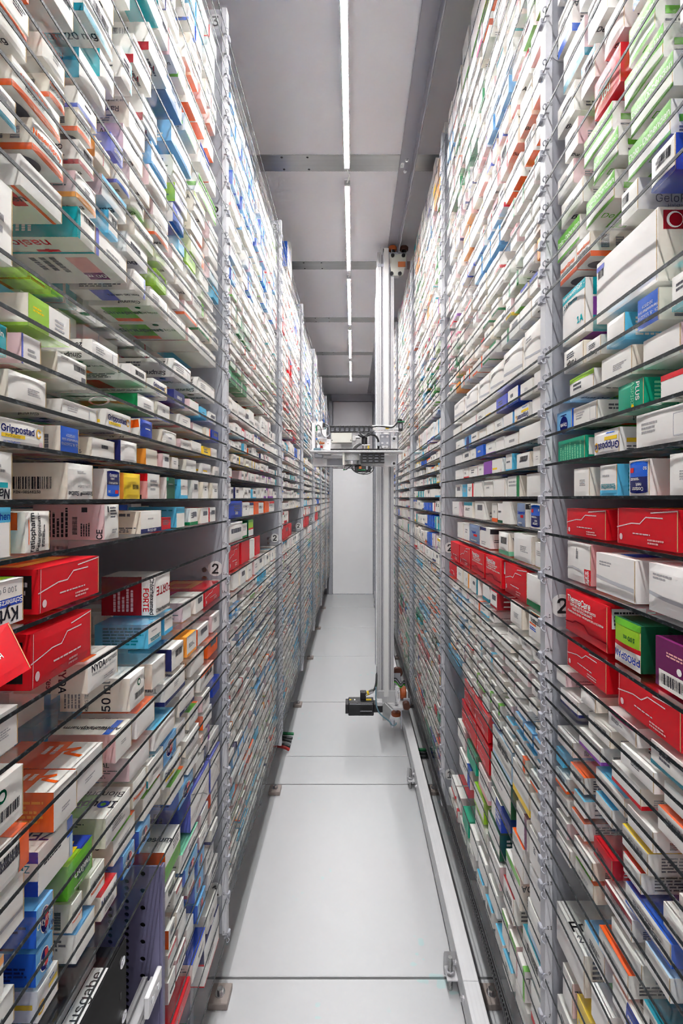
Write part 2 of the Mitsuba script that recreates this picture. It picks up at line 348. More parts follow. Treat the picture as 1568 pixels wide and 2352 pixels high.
SIDE_NAME = {-1: 'left', 1: 'right'}
NTH = ['nearest', 'second', 'third', 'fourth', 'fifth', 'sixth', 'seventh and farthest']
UNIT_SHEET = {}
for r in RACKS:
    s = r.side
    xf, xb = s * FRONT, s * (FRONT + DEEP)
    t = thing('shelf_rack', f'tall grey rack of glass shelves on the {SIDE_NAME[s]}, {NTH[r.i]} from viewer', 'shelf rack', f'glass shelf racks on the {SIDE_NAME[s]}')
    r.key = t
    # side panels: one at the far end, for the first rack also at the near end
    for end, y in ((1, r.y1),) + (((0, r.y0),) if r.i == 0 else ()):
        part(t, 'side_panel', box(s * .372, xb, y - .006, y + .006, .30, r.top), 'panel_grey')
        part(t, 'front_post', box(s * .3585, s * .3725, y - .012, y + .012, .30, r.top, .001), 'post_light')
        part(t, 'foot', box(s * .46, s * .78, y - .012, y + .012, .0003, .30, .002), 'panel_grey')
    y = r.y1
    if y < 6.5:
        for text, z in (('1', .425), ('2', 1.343), ('2', 2.385 if s > 0 else 2.362), ('3', 2.905)):
            x = s * .392
            d = part(t, 'number_disc', cyl((x, y - .0062, z), (x, y - .0072, z), .0215, 40), 'label_white' if z < 2 else 'post_light')
            part(d, 'digit', lettering(text, (x, y - .0074, z), (1, 0, 0), (0, 0, 1), .027, True), 'ink')
            if z < 2 and r.i < 4:
                for dz in (-.003, -.028):
                    part(t, 'screw', cat([cyl((s * .423, y - .006, z + dz), (s * .423, y - .009, z + dz), .005, 12), ring((s * .423, y - .0075, z + dz), (0, 1, 0), .005, .0075, .003, 14)]), 'chrome')
    detailed = r.i <= (3 if s < 0 else 3)
    sheets, edges, clips, marks = [], [], [], []
    for sec, n, z in r.shelves:
        y0, y1 = r.y0 + .0135, r.y1 - .0125
        if r.name == 'L0' and z < .80:
            y0 = .95
        g = sheet(xf + s * .001, xb - s * .004, y0, y1, z - .0023)
        e = box(xf, xf + s * .0010, y0, y1, z - .0046, z)
        if detailed:
            k = part(t, 'glass_shelf', g, 'glass')
            part(k, 'front_edge', e, 'glass_edge')
        else:
            sheets.append(g); edges.append(e)
        if r.i < 4 and (s < 0 or z > .42):
            key = numbered(t + '__shelf_clip')
            scene[key] = {**CLIP[s], 'to_world': T().translate([xf, r.y1, z])}
        if r.i < 3 and r.y1 < 3.2 and sec != 'top':
            part(t, 'shelf_number', lettering(str(n), (s * (.3665 if s < 0 else .3665), r.y1 - .0122, z + .010), (1, 0, 0), (0, 0, 1), .0065), 'ink')
    if sheets:
        part(t, 'glass_shelves', cat(sheets), 'glass', kind='stuff')
        part(t, 'front_edges', cat(edges), 'glass_edge', kind='stuff')
    if r.i >= 4:
        part(t, 'shelf_clips', cat([box(xf - s * .004, xf + s * .004, r.y1 - .012, r.y1 + .008, z - .012, z + .004) for _, _, z in r.shelves if s < 0 or z > .42]), 'clip_plastic', kind='stuff')

# ------------------------------------------------------------------ printed cartons
C = {k: lin(*v) for k, v in dict(
    white=(240, 238, 234), cream=(236, 228, 214), grey=(190, 190, 194), red=(206, 14, 30), darkred=(150, 20, 34), blue=(30, 92, 200), royal=(24, 60, 170),
    navy=(26, 32, 96), cyan=(84, 186, 226), sky=(104, 174, 226), pale=(180, 210, 236), teal=(0, 160, 172), petrol=(20, 128, 150), green=(0, 122, 66),
    dark=(10, 78, 52), lime=(150, 200, 40), grass=(96, 176, 40), orange=(240, 96, 26), amber=(246, 160, 60), yellow=(246, 208, 40), purple=(140, 70, 170),
    plum=(104, 24, 84), magenta=(206, 40, 120), pink=(232, 170, 170), rose=(226, 196, 200), mint=(120, 200, 160), violet=(96, 106, 200), black=(18, 18, 20),
    ink=(40, 40, 48), text=(96, 96, 104), faint=(170, 168, 170), tan=(206, 178, 132), aqua=(0, 150, 116), slate=(120, 140, 176), gold=(222, 170, 60)).items()}
NAMES = dict(white='white', cream='cream', grey='grey', red='red', darkred='dark red', blue='blue', royal='royal blue', navy='navy', cyan='cyan', sky='light blue', pale='pale blue', teal='teal',
             petrol='petrol', green='green', dark='dark green', lime='lime', grass='grass green', orange='orange', amber='amber', yellow='yellow', purple='purple', plum='plum', magenta='magenta',
             pink='pink', rose='rose', mint='mint', violet='violet', black='black', aqua='sea green', slate='slate blue', gold='gold', tan='tan', ink='black', text='grey', faint='grey')

# decals: ('r', face, u0, v0, u1, v1, colour), ('t', face, text, u, v, height, colour, turn, bold), ('m', face, u0, v0, u1, v1, rows, colour, turn),
# ('b', face, u0, v0, u1, v1, turn) bar code, ('o', face, u, v, ru, rv, colour), ('p', face, points, width, colour)
def S(desc, f, s, t, *d): return dict(desc=desc, f=f, s=s, t=t, d=list(d))
def band(face, col, v0=0.0, v1=.25, u0=0.0, u1=1.0): return ('r', face, u0, v0, u1, v1, col)
CODE = ('m', 'f', .35, .5, .85, .75, 2, 'faint', 0)
SIDETXT = ('m', 's', .1, .15, .92, .85, 6, 'text', 0)
FLAP = ('p', 'f', [(.0, .46), (.28, .60), (.42, .60), (.52, .78), (.78, .78)], .012, 'rose')
STY = {
    'therma': S('red carton with thin white flap line', 'red', 'red', 'red', FLAP, ('p', 'f', [(.6, .9), (.99, .97)], .012, 'rose'), ('m', 'f', .30, .30, .78, .36, 1, 'rose', 0), ('m', 'f', .55, .08, .8, .24, 2, 'pink', 0),
                ('r', 's', .30, .12, .93, .86, 'black'), ('m', 's', .55, .2, .9, .75, 3, 'grey', 0), ('r', 't', .1, .3, .9, .95, 'amber'), ('r', 't', .2, .45, .6, .8, 'orange'), ('o', 'f', .08, .2, .03, .09, 'rose'), ('p', 'f', [(.02, .02), (.03, .98)], .008, 'pink')),
    'thermaT': S('red carton with white lettering, flap line', 'red', 'red', 'red', ('t', 'f', 'ThermaCare', .36, .82, .15, 'white', 0, True), ('t', 'f', 'CEINTURES AUTO-CHAUFFANTES', .46, .69, .055, 'white', 0, True), ('t', 'f', 'FASCE AUTORISCALDANTI', .46, .61, .055, 'white', 0, True),
                 ('t', 'f', 'POUR DOULEURS DE DOS - PER DOLORI DELLA SCHIENA', .5, .52, .045, 'white', 0, True), ('p', 'f', [(.0, .22), (.22, .26), (.3, .34), (.52, .34), (.62, .2), (.98, .2)], .012, 'darkred'),
                 ('m', 's', .1, .55, .9, .9, 5, 'white', 0), ('r', 's', .05, .52, .5, .95, 'white'), ('m', 's', .08, .58, .46, .9, 4, 'ink', 0), ('r', 't', .1, .3, .9, .95, 'amber')),
    'schiena': S('red carton tilted over the shelf edge', 'red', 'red', 'red', ('t', 'f', 'DELLA SCHIENA', .5, .5, .12, 'white', 0, True)),
    'grip': S('white carton, black lettering over yellow stripe', 'white', 'white', 'white', ('t', 'f', 'Grippostad', .40, .62, .26, 'navy', 0, True), ('t', 'f', 'C', .84, .60, .36, 'gold', 0, True), ('r', 'f', .07, .28, .52, .42, 'yellow'), ('t', 'f', 'Hartkapseln', .28, .35, .10, 'ink', 0, False), ('t', 'f', '24 Hartkapseln', .26, .12, .09, 'blue', 0, False), ('o', 'f', .90, .14, .05, .07, 'rose'),
              ('t', 's', 'Grippostad', .6, .72, .22, 'ink', 0, True), ('r', 's', .2, .32, .9, .48, 'yellow'), ('m', 's', .2, .1, .9, .26, 2, 'text', 0), ('t', 't', 'Grippostad C', .5, .3, .3, 'ink', 180, True), ('r', 'b', .1, .2, .9, .4, 'yellow'), ('t', 'b', 'Grippostad', .5, .6, .2, 'ink', 0, True)),
    'grip180': S('white carton, inverted black lettering, yellow stripe', 'white', 'white', 'white', ('t', 'f', 'Grippostad', .58, .36, .26, 'navy', 180, True), ('t', 'f', 'C', .14, .36, .36, 'gold', 180, True), ('r', 'f', .5, .58, .93, .72, 'yellow'), ('m', 'f', .55, .82, .9, .9, 1, 'blue', 0),
                 ('t', 's', 'Gripp', .55, .75, .28, 'ink', 0, True), ('r', 's', .1, .42, .95, .58, 'yellow'), ('m', 's', .1, .12, .9, .32, 2, 'text', 0), ('t', 't', 'Grippostad C', .5, .5, .3, 'ink', 0, True)),
    'contour': S('white carton with a rounded blue panel', 'white', 'white', 'white', ('r', 'f', .07, .12, .93, .52, 'blue'), ('r', 'f', .07, .48, .93, .92, 'navy'), ('o', 'f', .5, .90, .43, .05, 'navy'), ('o', 'f', .5, .13, .43, .05, 'blue'), ('t', 'f', 'Contour', .5, .80, .10, 'white', 0, True), ('t', 'f', 'next', .42, .69, .09, 'white', 0, True), ('m', 'f', .15, .5, .85, .58, 2, 'white', 0), ('t', 'f', '50', .2, .25, .08, 'white', 0, True), ('r', 'f', .6, .18, .85, .3, 'red'),
                 ('t', 's', 'Contour.next', .62, .5, .34, 'ink', 90, False), ('t', 't', 'Contour', .5, .5, .2, 'ink', 0, True)),
    'contour180': S('white carton with inverted rounded blue panel', 'white', 'white', 'white', ('r', 'f', .07, .48, .93, .92, 'blue'), ('r', 'f', .07, .10, .93, .52, 'navy'), ('o', 'f', .5, .90, .43, .05, 'blue'), ('o', 'f', .5, .11, .43, .05, 'navy'), ('t', 'f', 'Contour', .5, .18, .10, 'white', 180, True), ('t', 'f', 'next', .58, .30, .09, 'white', 180, True), ('m', 'f', .15, .42, .85, .5, 2, 'white', 0), ('t', 'f', '50', .85, .75, .08, 'white', 180, True), ('r', 'f', .12, .64, .34, .78, 'red'),
                    ('t', 's', 'Contour.next', .4, .5, .36, 'ink', 90, False)),
    'bep': S('white fronted cyan carton', 'white', 'cyan', 'cyan', ('r', 'f', .0, .0, 1, .18, 'cyan'), ('t', 'f', 'Bepanthen', .5, .27, .13, 'petrol', 180, True), ('m', 'f', .2, .6, .8, .7, 1, 'faint', 0), ('p', 'f', [(.1, .37), (.9, .37)], .02, 'petrol'), ('m', 's', .15, .12, .95, .9, 6, 'petrol', 0)),
    'bepb': S('cyan carton with white lower front', 'white', 'cyan', 'cyan', ('r', 'f', 0, .7, 1, 1, 'cyan'), ('t', 'f', 'Bepanthen', .5, .82, .16, 'royal', 0, True), ('m', 's', .1, .12, .95, .9, 7, 'petrol', 0)),
    'nas': S('white carton, teal stripe and inverted lettering', 'white', 'cream', 'white', ('r', 'f', 0, .25, .85, .36, 'teal'), ('t', 'f', 'Nas', .68, .12, .2, 'ink', 180, True), ('m', 'f', .4, .55, .8, .75, 2, 'faint', 0)),
    'soderm': S('long white carton with bar code side', 'white', 'cream', 'white', ('t', 'f', 'Soderm® Salbe', .5, .16, .13, 'ink', 180, True), ('t', 'f', '100 g Salbe', .55, .36, .08, 'text', 180, False), ('m', 'f', .3, .72, .7, .8, 2, 'faint', 0), ('b', 's', .18, .28, .80, .62, 0), ('t', 's', 'PZN-00165238', .5, .2, .07, 'ink', 0, True)),
    'yel': S('pale yellow carton with a bar code', 'yellow', 'amber', 'yellow', ('b', 'f', .45, .38, .85, .56, 0), ('t', 's', 'zum Einnehmen', .7, .5, .2, 'ink', 90, False)),
    'az': S('white carton with a red and pink side', 'white', 'pink', 'white', ('r', 's', .2, .7, 1, 1, 'red'), ('r', 's', .2, 0, .9, .16, 'black'), ('t', 's', 'A-Z', .55, .08, .11, 'white', 0, True), ('m', 'f', .2, .3, .8, .8, 3, 'faint', 0)),
    'lefax': S('dark green carton with white lettering', 'dark', 'white', 'dark', ('t', 'f', 'Lefax', .5, .42, .17, 'white', 0, True), ('r', 'f', .0, .84, .2, 1, 'aqua'), ('m', 'f', .2, .66, .8, .72, 1, 'grey', 0)),
    'pelarg': S('white carton with orange corner, plant drawing', 'white', 'cream', 'white', ('r', 's', .0, .56, .92, .98, 'orange'), ('m', 's', .3, .65, .8, .9, 3, 'white', 90), ('p', 's', [(.1, .1), (.35, .25), (.5, .42), (.7, .5)], .03, 'ink'), ('p', 's', [(.35, .25), (.2, .42)], .03, 'ink'), ('p', 's', [(.5, .42), (.8, .2)], .03, 'ink'), ('o', 's', .72, .14, .1, .05, 'text'), ('o', 's', .2, .44, .1, .05, 'text'), ('o', 's', .15, .1, .1, .05, 'text'),
                ('t', 'f', 'ratiopharm', .22, .45, .16, 'ink', 90, True), ('p', 'f', [(.1, .2), (.1, .8)], .02, 'orange'), ('t', 'f', 'Pelargonium-', .45, .42, .13, 'ink', 90, True), ('m', 'f', .58, .1, .72, .75, 2, 'ink', 90)),
    'accu': S('large rosy white carton, small black print', 'white', 'rose', 'rose', ('m', 's', .08, .08, .5, .92, 7, 'ink', 90), ('b', 's', .55, .15, .62, .65, 90), ('m', 's', .66, .1, .8, .6, 4, 'ink', 90), ('r', 's', .68, .78, .76, .92, 'ink'), ('t', 's', 'CE', .93, .12, .08, 'ink', 90, True), ('m', 'f', .3, .6, .8, .95, 4, 'text', 0), ('r', 'f', .15, .78, .22, .95, 'ink'), ('m', 'f', .4, .15, .8, .3, 2, 'faint', 0)),
    'ass': S('white carton with navy foot stripe', 'white', 'cream', 'white', ('r', 'f', 0, 0, 1, .2, 'navy'), ('t', 'f', 'ASS 100 mg', .5, .1, .12, 'white', 180, True), ('m', 'f', .3, .6, .7, .7, 1, 'faint', 0), ('m', 's', .1, .5, .9, .95, 2, 'text', 0), ('m', 's', .4, .05, .95, .3, 3, 'text', 0)),
    'chlor': S('white and red carton, vertical black lettering', 'white', 'white', 'white', ('r', 's', 0, 0, .74, 1, 'darkred'), ('t', 's', 'Chlorhexamed', .93, .5, .09, 'ink', 270, True), ('t', 's', 'FORTE', .82, .4, .10, 'red', 270, True), ('m', 's', .2, .1, .6, .7, 5, 'rose', 270), ('t', 'f', 'FORTE', .52, .62, .22, 'darkred', 180, True), ('t', 'f', 'Chlorhexamed', .4, .12, .1, 'ink', 0, True)),
    'nyda': S('white carton with bold black lettering', 'white', 'cream', 'white', ('t', 'f', 'NYDA', .3, .76, .22, 'ink', 0, True), ('t', 'f', 'express', .72, .78, .18, 'ink', 0, False), ('t', 'f', 'Bekämpft Kopfläuse und Nissen', .5, .56, .08, 'text', 0, False), ('m', 'f', .45, .15, .85, .3, 2, 'faint', 0), ('t', 's', 'NYDA', .66, .5, .34, 'ink', 270, True), ('t', 's', 'express', .48, .5, .22, 'ink', 270, True), ('r', 't', .1, .1, .5, .9, 'orange')),
    'kloster': S('white carton with bar code and round mark', 'white', 'cream', 'white', ('b', 'f', .25, .25, .9, .45, 0), ('o', 'f', .5, .72, .1, .1, 'dark'), ('o', 'f', .5, .72, .06, .06, 'white'), ('t', 's', '50 ml', .66, .25, .12, 'ink', 90, True), ('t', 's', 'KLOSTERFRAU', .38, .5, .11, 'ink', 90, True), ('m', 's', .05, .1, .3, .9, 5, 'text', 90)),
    'amitrip': S('white carton with blue stripes on top', 'white', 'rose', 'white', ('r', 't', .0, .1, .9, .2, 'blue'), ('t', 't', 'Amitriptylin-', .35, .35, .16, 'ink', 180, True), ('t', 't', 'neuraxpharm', .4, .55, .16, 'ink', 180, True), ('b', 's', .15, .2, .6, .5, 0), ('m', 'f', .3, .45, .7, .6, 2, 'faint', 0)),
    'orangetop': S('white carton with orange top and side', 'white', 'orange', 'white', ('r', 't', 0, .35, 1, 1, 'orange'), ('p', 't', [(.45, .1), (.55, .3), (.75, .2), (.6, .45)], .05, 'orange'), ('m', 't', .5, .4, .9, .6, 2, 'white', 0), ('m', 's', .3, .2, .9, .8, 5, 'amber', 0), ('m', 'f', .3, .3, .7, .45, 2, 'faint', 0)),
    'zentiva': S('white carton with royal blue foot', 'white', 'royal', 'white', ('r', 't', .0, .55, 1, 1, 'blue'), ('r', 't', 0, .75, 1, 1, 'royal'), ('t', 't', 'ZENTIVA', .4, .25, .22, 'navy', 180, True), ('t', 's', 'ZENTIVA', .7, .62, .16, 'petrol', 180, True), ('r', 's', 0, .35, 1, .75, 'white'), ('m', 'f', .15, .55, .8, .62, 1, 'ink', 0), ('r', 'f', .82, .55, 1, 1, 'blue'), ('r', 'f', .9, 0, 1, .55, 'pale')),
    'imupret': S('white carton, grass green top, blue mark', 'white', 'cream', 'white', ('r', 't', 0, .3, .72, 1, 'grass'), ('t', 't', 'Imupret® N', .42, .42, .2, 'ink', 180, True), ('t', 't', 'Dragees', .4, .68, .18, 'ink', 180, True), ('t', 't', '50', .12, .86, .14, 'ink', 180, True), ('o', 't', .42, .16, .11, .11, 'royal'), ('o', 't', .42, .16, .05, .05, 'grass'), ('t', 't', 'Bionorica', .74, .16, .16, 'ink', 180, False), ('t', 's', 'Imupret', .6, .3, .26, 'ink', 180, True), ('m', 's', .3, .7, .9, .85, 2, 'text', 0), ('m', 'f', .2, .3, .7, .6, 3, 'faint', 0)),
    'kneipp': S('grass green carton with yellow flower top', 'grass', 'grass', 'lime', ('r', 'f', .3, .32, .82, .7, 'dark'), ('t', 'f', 'Kneipp', .56, .5, .22, 'white', 180, True), ('m', 'f', .2, .1, .6, .2, 1, 'white', 0), ('r', 't', .55, .0, 1, 1, 'royal'), *[('p', 't', [(.45, .5), (.45 + .38 * math.cos(a), .5 + .42 * math.sin(a))], .10, 'yellow') for a in np.linspace(0, 6.283, 14)], ('o', 't', .45, .5, .1, .12, 'amber')),
    'olynth': S('light blue carton, red and navy oval', 'sky', 'blue', 'sky', ('o', 'f', .45, .52, .27, .36, 'white'), ('o', 'f', .45, .52, .24, .33, 'navy'), ('r', 'f', .45, .28, .64, .78, 'red'), ('t', 'f', 'Olynth', .45, .52, .2, 'white', 0, True), ('t', 'f', '0,1 %', .72, .15, .12, 'navy', 180, True), ('r', 't', .1, .3, .9, .6, 'darkred'), ('r', 't', .1, .6, .5, .95, 'orange'), ('m', 's', .2, .15, .9, .6, 4, 'navy', 0), ('r', 'b', .2, .2, .8, .6, 'darkred')),
    'olynth180': S('light blue carton with low oval', 'sky', 'blue', 'sky', ('o', 'f', .5, .34, .26, .25, 'navy'), ('t', 'f', 'Olynth', .5, .34, .16, 'white', 180, True), ('m', 'f', .3, .75, .8, .85, 1, 'navy', 0), ('m', 's', .2, .2, .8, .8, 4, 'navy', 0)),
    'sinu': S('white carton with a green topped panel', 'white', 'white', 'white', ('m', 'f', .12, .4, .5, .75, 3, 'faint', 0), ('r', 'f', .72, .2, .95, .8, 'grey'), ('r', 'f', .735, .23, .935, .77, 'white'), ('t', 's', 'Sinupret', .66, .2, .22, 'ink', 180, True), ('t', 's', '20', .8, .72, .2, 'ink', 180, True), ('m', 's', .15, .55, .55, .85, 2, 'text', 0), ('r', 't', .05, .45, .85, .9, 'grass'), ('r', 't', .85, .45, .99, .9, 'orange'), ('o', 't', .3, .25, .09, .1, 'dark'), ('r', 'b', .1, .15, .75, .6, 'grass'), ('r', 'b', .75, .15, .95, .6, 'orange'), ('t', 'b', 'Sinupret', .4, .42, .16, 'dark', 0, True), ('t', 'b', 'Bionorica', .4, .76, .12, 'ink', 0, False), ('o', 'b', .12, .76, .06, .06, 'dark')),
    'sinug': S('white carton with green stripe on top', 'white', 'cream', 'white', ('r', 't', .0, .0, 1, .55, 'grass'), ('o', 't', .25, .3, .14, .2, 'navy'), ('r', 't', .82, 0, 1, .6, 'orange'), ('t', 's', 'Sinupret', .6, .2, .24, 'ink', 180, True), ('t', 's', '20', .75, .75, .22, 'ink', 180, True), ('m', 'f', .2, .4, .8, .65, 3, 'faint', 0), ('r', 'b', .1, .15, .75, .6, 'grass')),
    'kytta': S('white carton, inverted black lettering, blue label', 'white', 'cream', 'white', ('t', 'f', 'Kytta', .55, .22, .30, 'ink', 180, True), ('r', 'f', .2, .42, .97, .6, 'royal'), ('t', 'f', 'Schmerzsalbe', .6, .51, .12, 'white', 180, True), ('t', 'f', '100 g Creme', .5, .78, .12, 'text', 180, False), ('r', 't', 0, .1, 1, .9, 'lime'), ('t', 'b', 'Kytta', .35, .4, .3, 'ink', 180, True), ('p', 'b', [(.2, .1), (.5, .3), (.9, .15)], .07, 'orange'), ('r', 'b', .55, .35, .95, .5, 'blue')),
    'kyttab': S('white carton with a royal blue front', 'royal', 'white', 'white', ('m', 'f', .3, .5, .8, .6, 1, 'white', 0), ('t', 's', 'Kytta', .6, .2, .3, 'ink', 180, True), ('p', 's', [(.1, .8), (.5, .55), (.95, .75)], .12, 'orange'), ('t', 'b', 'Kytta', .35, .4, .3, 'ink', 180, True)),
    'pharma': S('white carton with a petrol stripe on top', 'white', 'cream', 'white', ('r', 't', .1, .3, 1, .75, 'petrol'), ('t', 't', 'akut - 1 A Pharma®', .45, .15, .14, 'petrol', 0, True), ('r', 't', .1, .38, .3, .66, 'white'), ('t', 's', 'akut - 1 A Pharma', .55, .78, .14, 'petrol', 0, True), ('r', 's', .82, .05, 1, .34, 'petrol'), ('t', 's', '1A', .91, .2, .16, 'white', 0, True), ('m', 'f', .3, .3, .7, .5, 2, 'faint', 0)),
    'nasen': S('white carton with orange and blue top', 'white', 'cream', 'white', ('r', 't', .0, .6, 1, 1, 'blue'), ('r', 't', .0, .82, 1, 1, 'orange'), ('o', 't', .3, .3, .16, .2, 'text'), ('t', 'f', 'NasenSpray', .5, .35, .2, 'orange', 0, True), ('t', 'f', 'ratiopharm', .5, .65, .16, 'ink', 0, True), ('m', 's', .1, .1, .9, .9, 6, 'text', 90), ('r', 'b', 0, .5, 1, .85, 'orange'), ('o', 'b', .5, .25, .22, .18, 'text')),
    'nasf': S('white carton with orange foot stripe', 'white', 'cream', 'white', ('r', 'f', 0, 0, 1, .22, 'orange'), ('r', 's', 0, 0, 1, .22, 'orange'), ('t', 'f', 'NasenSpray', .4, .62, .18, 'orange', 0, True), ('t', 'f', 'ratiopharm', .4, .42, .14, 'ink', 0, True), ('r', 'b', 0, .0, 1, .55, 'orange'), ('o', 'b', .4, .72, .3, .2, 'text'), ('m', 's', .1, .35, .9, .9, 4, 'text', 90)),
    'medi': S('white carton with a red top', 'white', 'cream', 'red', ('t', 's', 'MEDI', .8, .45, .34, 'red', 90, True), ('m', 't', .1, .2, .9, .5, 1, 'white', 0), ('t', 'f', 'Mosquito', .5, .7, .22, 'navy', 0, True), ('m', 'f', .2, .15, .8, .4, 2, 'faint', 0)),
    'volt': S('large white carton, black lettering, orange stripe', 'white', 'cream', 'white', ('t', 'f', 'Voltaren', .48, .70, .17, 'ink', 0, True), ('r', 'f', .08, .52, .55, .58, 'orange'), ('r', 'f', .2, .9, .9, .99, 'orange'), ('m', 'f', .1, .3, .6, .45, 2, 'blue', 0), ('m', 's', .6, .1, .9, .2, 1, 'text', 0)),
    'prospan': S('lime carton, red stripe and blue lettering', 'lime', 'dark', 'dark', ('r', 'f', 0, .38, 1, .48, 'red'), ('r', 'f', 0, 0, 1, .38, 'white'), ('t', 'f', 'PROSPAN', .5, .2, .21, 'royal', 180, True), ('t', 'f', '100 ml', .62, .64, .09, 'dark', 180, True), ('r', 'f', 0, .86, 1, 1, 'grass'), ('r', 's', .18, .04, .92, .78, 'white'), ('b', 's', .5, .1, .85, .7, 90), ('t', 's', 'PZN-08585997', .3, .42, .12, 'ink', 90, True)),
    'plum': S('dark plum carton with a white bar code panel', 'plum', 'plum', 'plum', ('r', 'f', .1, 0, 1, .36, 'white'), ('b', 'f', .18, .08, .95, .30, 0), ('m', 'f', .3, .66, .95, .78, 2, 'pink', 0), ('o', 'f', .62, .48, .06, .05, 'white')),
    'hehe': S('tall white carton with a red lettered edge', 'white', 'pink', 'white', ('r', 'f', .78, 0, 1, .38, 'red'), ('t', 'f', 'HE', .88, .29, .1, 'white', 0, True), ('t', 'f', 'HE', .88, .17, .1, 'white', 0, True), ('t', 'f', 'HE', .88, .06, .1, 'white', 0, True), ('m', 'f', .45, .6, .55, .9, 2, 'text', 90), ('p', 'f', [(.0, .3), (.3, .36), (.6, .33), (.78, .26)], .03, 'grey')),
    'big': S('big plain white carton with rounded front', 'white', 'white', 'white', ('m', 'f', .1, .68, .5, .82, 2, 'faint', 0), ('p', 'f', [(.02, .38), (.4, .33), (.95, .29)], .05, 'grey'), ('r', 't', .3, .2, .7, .9, 'blue')),
    'frax': S('big white carton, bold black top lettering', 'white', 'cream', 'white', ('t', 't', 'Fraxiparin', .5, .45, .24, 'black', 0, True), ('t', 't', '2.850 I.E.', .72, .35, .12, 'text', 0, False), ('t', 't', '2.85', .88, .4, .1, 'ink', 0, False), ('m', 's', .1, .3, .9, .9, 5, 'text', 0)),
    'janu': S('very large white carton with a dark red mark', 'white', 'cream', 'white', ('b', 'f', .03, .72, .14, .86, 0), ('r', 'f', .0, .85, .15, .93, 'violet'), ('r', 's', .05, .7, .9, .96, 'darkred'), ('t', 's', 'Januvia', .5, .83, .12, 'white', 0, True), ('t', 's', 'Sitagliptin', .5, .55, .06, 'ink', 0, True), ('o', 's', .16, .83, .08, .09, 'white'), ('o', 's', .17, .83, .065, .075, 'darkred')),
    'piper': S('white carton, teal lettering, purple side stripe', 'white', 'white', 'white', ('r', 'f', 0, .82, 1, 1, 'teal'), ('t', 'f', 'Pipamperon Saft -', .45, .92, .08, 'white', 0, True), ('t', 'f', '1 A Pharma', .4, .74, .08, 'petrol', 0, True), ('t', 'f', '1A', .82, .3, .12, 'teal', 0, True), ('m', 'f', .1, .05, .5, .12, 2, 'teal', 0), ('r', 's', .1, .68, .95, 1, 'teal'), ('t', 's', 'P', .5, .85, .22, 'white', 0, True), ('r', 's', .1, .3, .6, .64, 'purple'), ('r', 's', .1, .0, .6, .3, 'teal'), ('r', 'b', 0, .1, 1, .5, 'petrol'), ('r', 'b', .4, .5, 1, .9, 'purple'), ('t', 'b', 'Pipam', .3, .3, .25, 'white', 0, True)),
    'dolo': S('white carton with a grass green stripe', 'white', 'white', 'white', ('r', 'f', 0, .42, 1, 1, 'grass'), ('t', 'f', 'Dolo-Dobendan', .5, .7, .22, 'white', 0, True), ('r', 'f', 0, 0, 1, .12, 'grass'), ('t', 'b', 'Dolo-Dobendan', .5, .3, .2, 'grass', 0, False), ('r', 'b', .1, .55, .7, .8, 'grass'), ('m', 'b', .14, .58, .66, .78, 2, 'white', 0), ('t', 's', 'Dolo', .6, .75, .22, 'grass', 0, False), ('r', 's', .1, .35, .95, .56, 'grass'), ('t', 's', '1,4 mg / 10 mg', .5, .45, .1, 'white', 0, True), ('m', 's', .1, .05, .9, .25, 2, 'text', 0)),
    'aspirin': S('sea green carton with fine pale print', 'aqua', 'aqua', 'aqua', ('t', 'f', 'ASPIRIN', .62, .55, .16, 'mint', 270, True), ('t', 'f', 'PLUS', .8, .62, .12, 'white', 270, True), ('o', 'f', .62, .14, .05, .08, 'yellow'), ('m', 's', .1, .1, .9, .9, 6, 'mint', 0)),
    'aspirin2': S('sea green carton with rows of pale print', 'aqua', 'aqua', 'aqua', ('m', 'f', .08, .1, .9, .88, 9, 'mint', 90), ('r', 's', .05, .2, .95, .9, 'white'), ('m', 's', .2, .3, .8, .7, 2, 'ink', 0)),
    'tora': S('white carton with a slate blue front', 'slate', 'white', 'white', ('t', 'f', 'Torasemid', .5, .6, .13, 'royal', 0, True), ('r', 'f', .5, .38, .8, .5, 'red'), ('m', 'f', .2, .1, .8, .2, 1, 'white', 0), ('r', 's', 0, .75, 1, .97, 'ink'), ('t', 's', 'Torasemid HEXAL 20', .55, .86, .14, 'white', 0, True), ('b', 's', .5, .05, .9, .25, 0), ('t', 's', '100 Tabletten', .3, .6, .1, 'ink', 0, False)),
    'torab': S('white carton with a navy top corner', 'white', 'white', 'white', ('r', 'f', 0, .84, .6, 1, 'navy'), ('m', 'f', .1, .1, .6, .3, 2, 'faint', 0), ('r', 's', 0, .72, 1, .96, 'ink'), ('t', 's', 'Torasemid HEXAL 20', .55, .84, .15, 'white', 0, True), ('t', 's', '100 Tabletten', .25, .55, .1, 'ink', 0, False), ('m', 's', .1, .28, .6, .45, 2, 'text', 0), ('b', 's', .5, .05, .9, .22, 0)),
    'magn': S('tall white carton, green and orange edge', 'grass', 'orange', 'white', ('r', 'f', 0, .5, 1, 1, 'white'), ('m', 'f', .5, .6, .95, .9, 3, 'text', 0), ('r', 's', 0, .0, 1, .3, 'white'), ('t', 't', 'Magnesium', .45, .4, .22, 'ink', 0, True), ('t', 't', 'Ingenium 300 mg', .4, .65, .11, 'text', 0, False)),
    'flat': S('tall white carton edged in violet', 'white', 'violet', 'violet', ('p', 'f', [(.0, .0), (.0, 1), (1, 1)], .03, 'violet'), ('p', 'f', [(.05, .95), (.6, .45), (.95, .5)], .012, 'faint'), ('p', 'f', [(.2, .2), (.6, .45), (.9, .1)], .012, 'faint'), ('m', 's', .1, .1, .5, .5, 4, 'ink', 90)),
